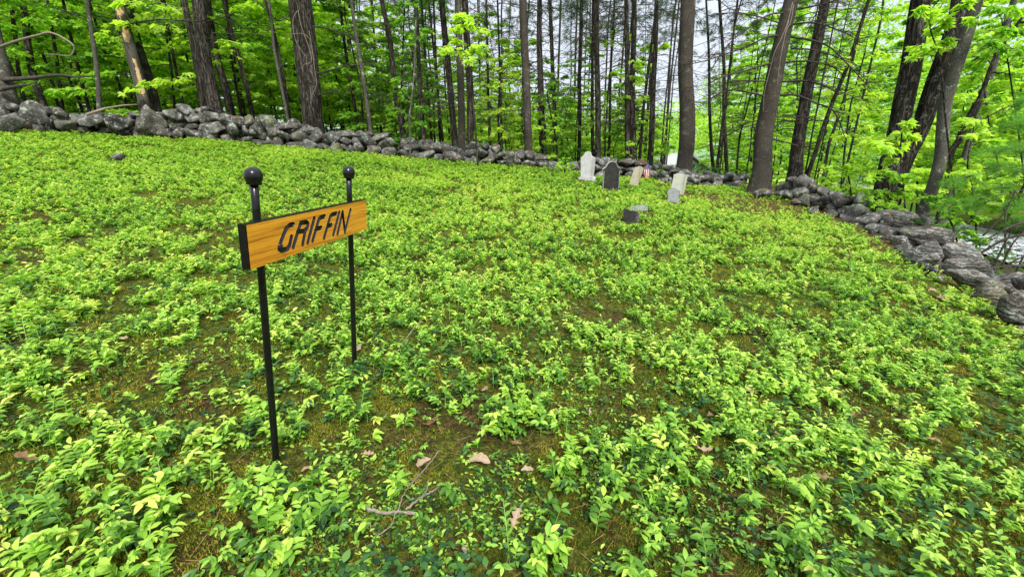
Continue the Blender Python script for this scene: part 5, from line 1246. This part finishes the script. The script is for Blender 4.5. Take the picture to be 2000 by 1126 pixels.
def seedlings():
    rg = np.random.default_rng(905); g = Geo()
    x, y = near_points(15000, .75, 7, rg); ok = (rg.random(len(x)) > .75*bare(x, y)) & (vn(x, y, 5, 51)*.6+vn(x, y, 13, 52)*.4 > .42); x, y = x[ok], y[ok]
    n = len(x); K = 4; az = rg.uniform(0, 2*PI, n)[:, None]+np.arange(K)[None]*1.7+rg.normal(size=(n, K))*.4; el = rg.uniform(-.1, .7, (n, K))
    pos = np.stack([x, y, H(x, y)+rg.uniform(.004, .03, n)], -1)[:, None]+rg.normal(size=(n, K, 3))*.006
    d = np.stack([np.cos(az)*np.cos(el), np.sin(az)*np.cos(el), np.sin(el)], -1); nn = np.array([0, 0, 1.])+rg.normal(size=(n, K, 3))*.3
    L = .015*rg.uniform(.6, 1.7, (n, K)); t = np.clip(.30+.25*rg.normal(size=n)[:, None]+.08*rg.normal(size=(n, K)), 0, .8); f = lambda q: q.reshape(-1, *q.shape[2:])
    leaves(g, f(pos), f(d), f(nn), f(L), f(L)*.55, f(t), 0, 'ovate', .25, .15)
    tag(link('seedling_ground_cover', g.mesh('seedling_ground_cover', [M['berry']])), kind='stuff')
seedlings()
def moss():
    rg = np.random.default_rng(902); g = Geo()
    x, y = near_points(150000, .7, 7.5, rg); ok = (vn(x, y, 2.2, 41)*.4+vn(x, y, 11, 42)*.6 > .44) & (rg.random(len(x)) > .8*bare(x, y)); x, y = x[ok], y[ok]; n = len(x); K = 4; K = K
    p = np.stack([x, y, H(x, y)-.004], -1); p = np.repeat(p, K, 0)+rg.normal(size=(n*K, 3))*np.array([.008, .008, 0]); N_ = n*K
    d = np.array([0, 0, 1.])+rg.normal(size=(N_, 3))*.55; l = rg.uniform(.006, .019, N_)*np.repeat(np.interp(np.hypot(x, y), [1, 6], [.9, 1.8]), K)
    s = nrm(np.cross(d, rg.normal(size=(N_, 3)))); d = nrm(d)
    t = np.clip(np.repeat(vn(x, y, 1.7, 43)*.5+vn(x, y, 9, 44)*.55-.05, K)+rg.normal(size=N_)*.22, 0, 1)
    v = np.stack([p-s*l[:, None]*.17, p+s*l[:, None]*.17, p+d*l[:, None]], 1).reshape(-1, 3); g.add(v, np.arange(3*N_).reshape(-1, 3), 0, np.repeat(t, 3))
    tag(link('moss', g.mesh('moss', [M['moss']])), kind='stuff')
moss()
def litter():
    rg = np.random.default_rng(903); g = Geo()
    x, y = near_points(30000, .7, 10, rg); b = bare(x, y); ok = rg.random(len(x)) < .22+.78*b; x, y = x[ok], y[ok]
    n = len(x); a = rg.uniform(0, 2*PI, n); d = np.stack([np.cos(a), np.sin(a), rg.normal(size=n)*.18], -1); s = np.stack([-np.sin(a), np.cos(a), 0*a], -1)
    l = rg.uniform(.03, .075, n)[:, None]; w = np.interp(np.hypot(x, y), [1, 6], [.0006, .0018])[:, None]; p = np.stack([x, y, H(x, y)+rg.uniform(.002, .02, n)], -1)
    v = np.stack([p-s*w, p+s*w, p+s*w+d*l, p-s*w+d*l], 1).reshape(-1, 3); g.add(v, np.arange(4*n).reshape(-1, 4), 0, np.repeat(rg.random(n)**1.3, 4))
    tag(link('pine_needle_litter', g.mesh('pine_needle_litter', [M['straw']])), kind='stuff')
litter()

# ------------------------------------------------------------------ dead leaves, twigs
def oak_leaf(px, py, w, ang, curl, tint, label, seed, lobes=3.5, roll=0., lift=.015):
    rg = np.random.default_rng(seed); p, t = G(px, py); L = .76*w*t/F
    ns, nw = 21, 7; s = np.linspace(0, 1, ns)
    la = rg.choice([.08, .2, .34, .36]); hw = rg.uniform(.22, .34)*np.sin(np.clip(s, 0.02, 1)**rg.uniform(.7, 1.1)*PI)**.75*(1-la+la*np.cos(s*2*PI*lobes+rg.normal()*.6))+.012
    u = np.linspace(-1, 1, nw); S_, U_ = np.meshgrid(s, u, indexing='ij'); bent = rg.normal()*.25
    yv = U_*hw[:, None]; ph = curl*yv*3.2
    X_ = (S_-.5)*L; Y_ = np.sin(ph)/(np.abs(curl)*3.2+1e-6)*L; Z_ = (1-np.cos(ph))/(np.abs(curl)*3.2+1e-6)*L*np.sign(curl)+.10*L*np.sin(S_*PI*1.3+seed)+.035*L*(vn(S_*5, U_*2+seed, 1.3)-.5)*2
    Y_ = Y_+bent*(S_-.5)**2*L*1.6+.05*L*np.sign(U_)*np.abs(U_)*(vn(S_*4, U_*0+seed, 1.7)-.5)*2*(np.abs(U_) > .5); v = np.stack([X_, Y_, Z_], -1).reshape(-1, 3); v[:, 2] -= v[:, 2].min()
    i = (np.arange(ns-1)[:, None]*nw+np.arange(nw-1)[None]).ravel()
    g = Geo(); g.add(v, np.stack([i, i+1, i+nw+1, i+nw], -1), 0, np.clip(tint+.12*rg.normal(size=len(v))*.5+.15*(np.abs(U_.ravel()) < .1), 0, 1))
    o = link('dead_leaf', g.mesh('dead_leaf', [M['deadleaf']])); o.location = (*p[:2], p[2]+lift); o.rotation_euler = (roll, rg.normal()*.15, ang)
    tag(o, label, 'dead leaf', 'dead oak leaves on the ground')
for k, q in enumerate(OL):
    if q[2]: oak_leaf(q[0], q[1], q[2], q[3], q[4], q[5], q[6], 500+k, roll=q[7]*.7, lobes=2.5+(k % 3)*.7, lift=.03)
def twig(name, label, paths, mat, cat='twig'):
    g = Geo(); o0 = None
    for pts, r0, r1, lift in paths:
        k = []
        for (a, b), lf in zip(pts, lift):
            p, t = G(a, b); k.append(p-ray(a, b)*lf/abs(ray(a, b)[2]))
        k = np.array(k)
        if o0 is None: o0 = k[0].copy()
        n = 6*len(k); q = np.linspace(0, len(k)-1, n); pp = np.stack([np.interp(q, range(len(k)), k[:, i]) for i in range(3)], -1)
        pp[1:-1] += (np.random.default_rng(len(pts)).normal(size=(n-2, 3)))*r0*.35
        tube(g, pp-o0, np.linspace(r0, r1, n)*(1+.35*(vn(q, q*0+r0*900, 3)-.5)), 8)
    o = link(name, g.mesh(name, [M[mat]])); o.location = o0; tag(o, label, cat)
twig('fallen_twig', 'forked dead twig crusted with grey lichen, lying over the shoots at the bottom', [([(716, 992), (745, 1000), (785, 998), (812, 1004)], .0056, .0048, [.06, .06, .06, .05]), ([(793, 995), (818, 972), (845, 958), (864, 944)], .0045, .0025, [.06, .07, .07, .06]), ([(824, 969), (834, 955), (839, 932)], .0022, .0014, [.07, .08, .08]),
     ([(778, 997), (785, 970), (800, 945), (822, 922)], .0022, .0015, [.06, .08, .08, .07]), ([(772, 1002), (765, 1025), (738, 1046), (725, 1035), (722, 1010)], .002, .0012, [.06, .03, .02, .03, .04])], 'paletwig')
twig('fallen_twig', 'short pale broken stick end poking out at the bottom edge', [([(904, 1066), (909, 1082), (915, 1092)], .0055, .005, [.05, .03, .02])], 'paletwig')
twig('fallen_twig', 'long thin bare stick slanting through the plants past the far post', [([(776, 682), (790, 664), (806, 644), (822, 624)], .004, .002, [.03, .08, .1, .1])], 'paletwig')
twig('fallen_twig', 'slim pale stick between the lichened twig and the straw-coloured leaf', [([(798, 950), (815, 932), (838, 905), (858, 878)], .0032, .0018, [.04, .06, .08, .08])], 'paletwig')
twig('fallen_twig', 'thin grey stick among the shoots below the smooth pale leaf', [([(1150, 918), (1168, 934), (1172, 950)], .0022, .0015, [.05, .05, .03])], 'twig')

# ================================================================== light, sky, camera
SUN_EL, SUN_AZ = math.radians(47), math.radians(163)      # azimuth clockwise from +Y
w = bpy.data.worlds.new('World'); sc.world = w; w.use_nodes = True
nt = w.node_tree; N = NT(nt); bg = nt.nodes['Background']
sky = N.n('ShaderNodeTexSky', sky_type='NISHITA', sun_disc=False, sun_elevation=SUN_EL, sun_rotation=SUN_AZ, air_density=1.2, dust_density=2.5, ozone_density=1.0)
co = N.n('ShaderNodeTexCoord').outputs['Generated']
cl = N.ramp(N.noise(N.mapping(co, (1, 1, 2.5)), 2.4, 5, .55), [(.30, (.93, .93, .93)), (.60, (1, 1, 1))])
col = N.mix(cl, sky.outputs[0], (9.2, 10.0, 11.4))
sz = N.n('ShaderNodeSeparateXYZ'); N.l(co, sz.inputs[0])      # an overcast sky is brightest overhead
zen = N.ramp(sz.outputs[2], [(.34, (1, 1, 1)), (.85, (1.9, 1.9, 1.9))])
col = N.mix(1.0, col, zen, 'MULTIPLY')
N.l(col, bg.inputs['Color']); bg.inputs['Strength'].default_value = .10
sd = bpy.data.lights.new('sun', 'SUN'); sd.energy = 5.0; sd.angle = math.radians(12); sd.color = (1, .96, .88)
so = bpy.data.objects.new('sun', sd); C.objects.link(so)
dv = Vector((math.sin(SUN_AZ)*math.cos(SUN_EL), math.cos(SUN_AZ)*math.cos(SUN_EL), math.sin(SUN_EL)))
so.rotation_euler = dv.to_track_quat('Z', 'Y').to_euler(); so.location = dv*40
cd = bpy.data.cameras.new('camera'); co_ = bpy.data.objects.new('camera', cd); C.objects.link(co_)
cd.sensor_width = 36; cd.lens = 36*F/2000; cd.clip_end = 2000; cd.clip_start = .05
co_.location = (0, 0, EYE); co_.rotation_euler = (PI/2-PITCH, 0, 0); sc.camera = co_
sc.view_settings.view_transform = 'Standard'; sc.view_settings.look = 'None'; sc.view_settings.exposure = 0
sc.render.resolution_x, sc.render.resolution_y = 1024, 576
cy = sc.cycles
cy.use_denoising = True; cy.max_bounces = 5; cy.diffuse_bounces = 3; cy.glossy_bounces = 2; cy.transmission_bounces = 3; cy.transparent_max_bounces = 4
cy.caustics_reflective = False; cy.caustics_refractive = False; cy.sample_clamp_indirect = 4
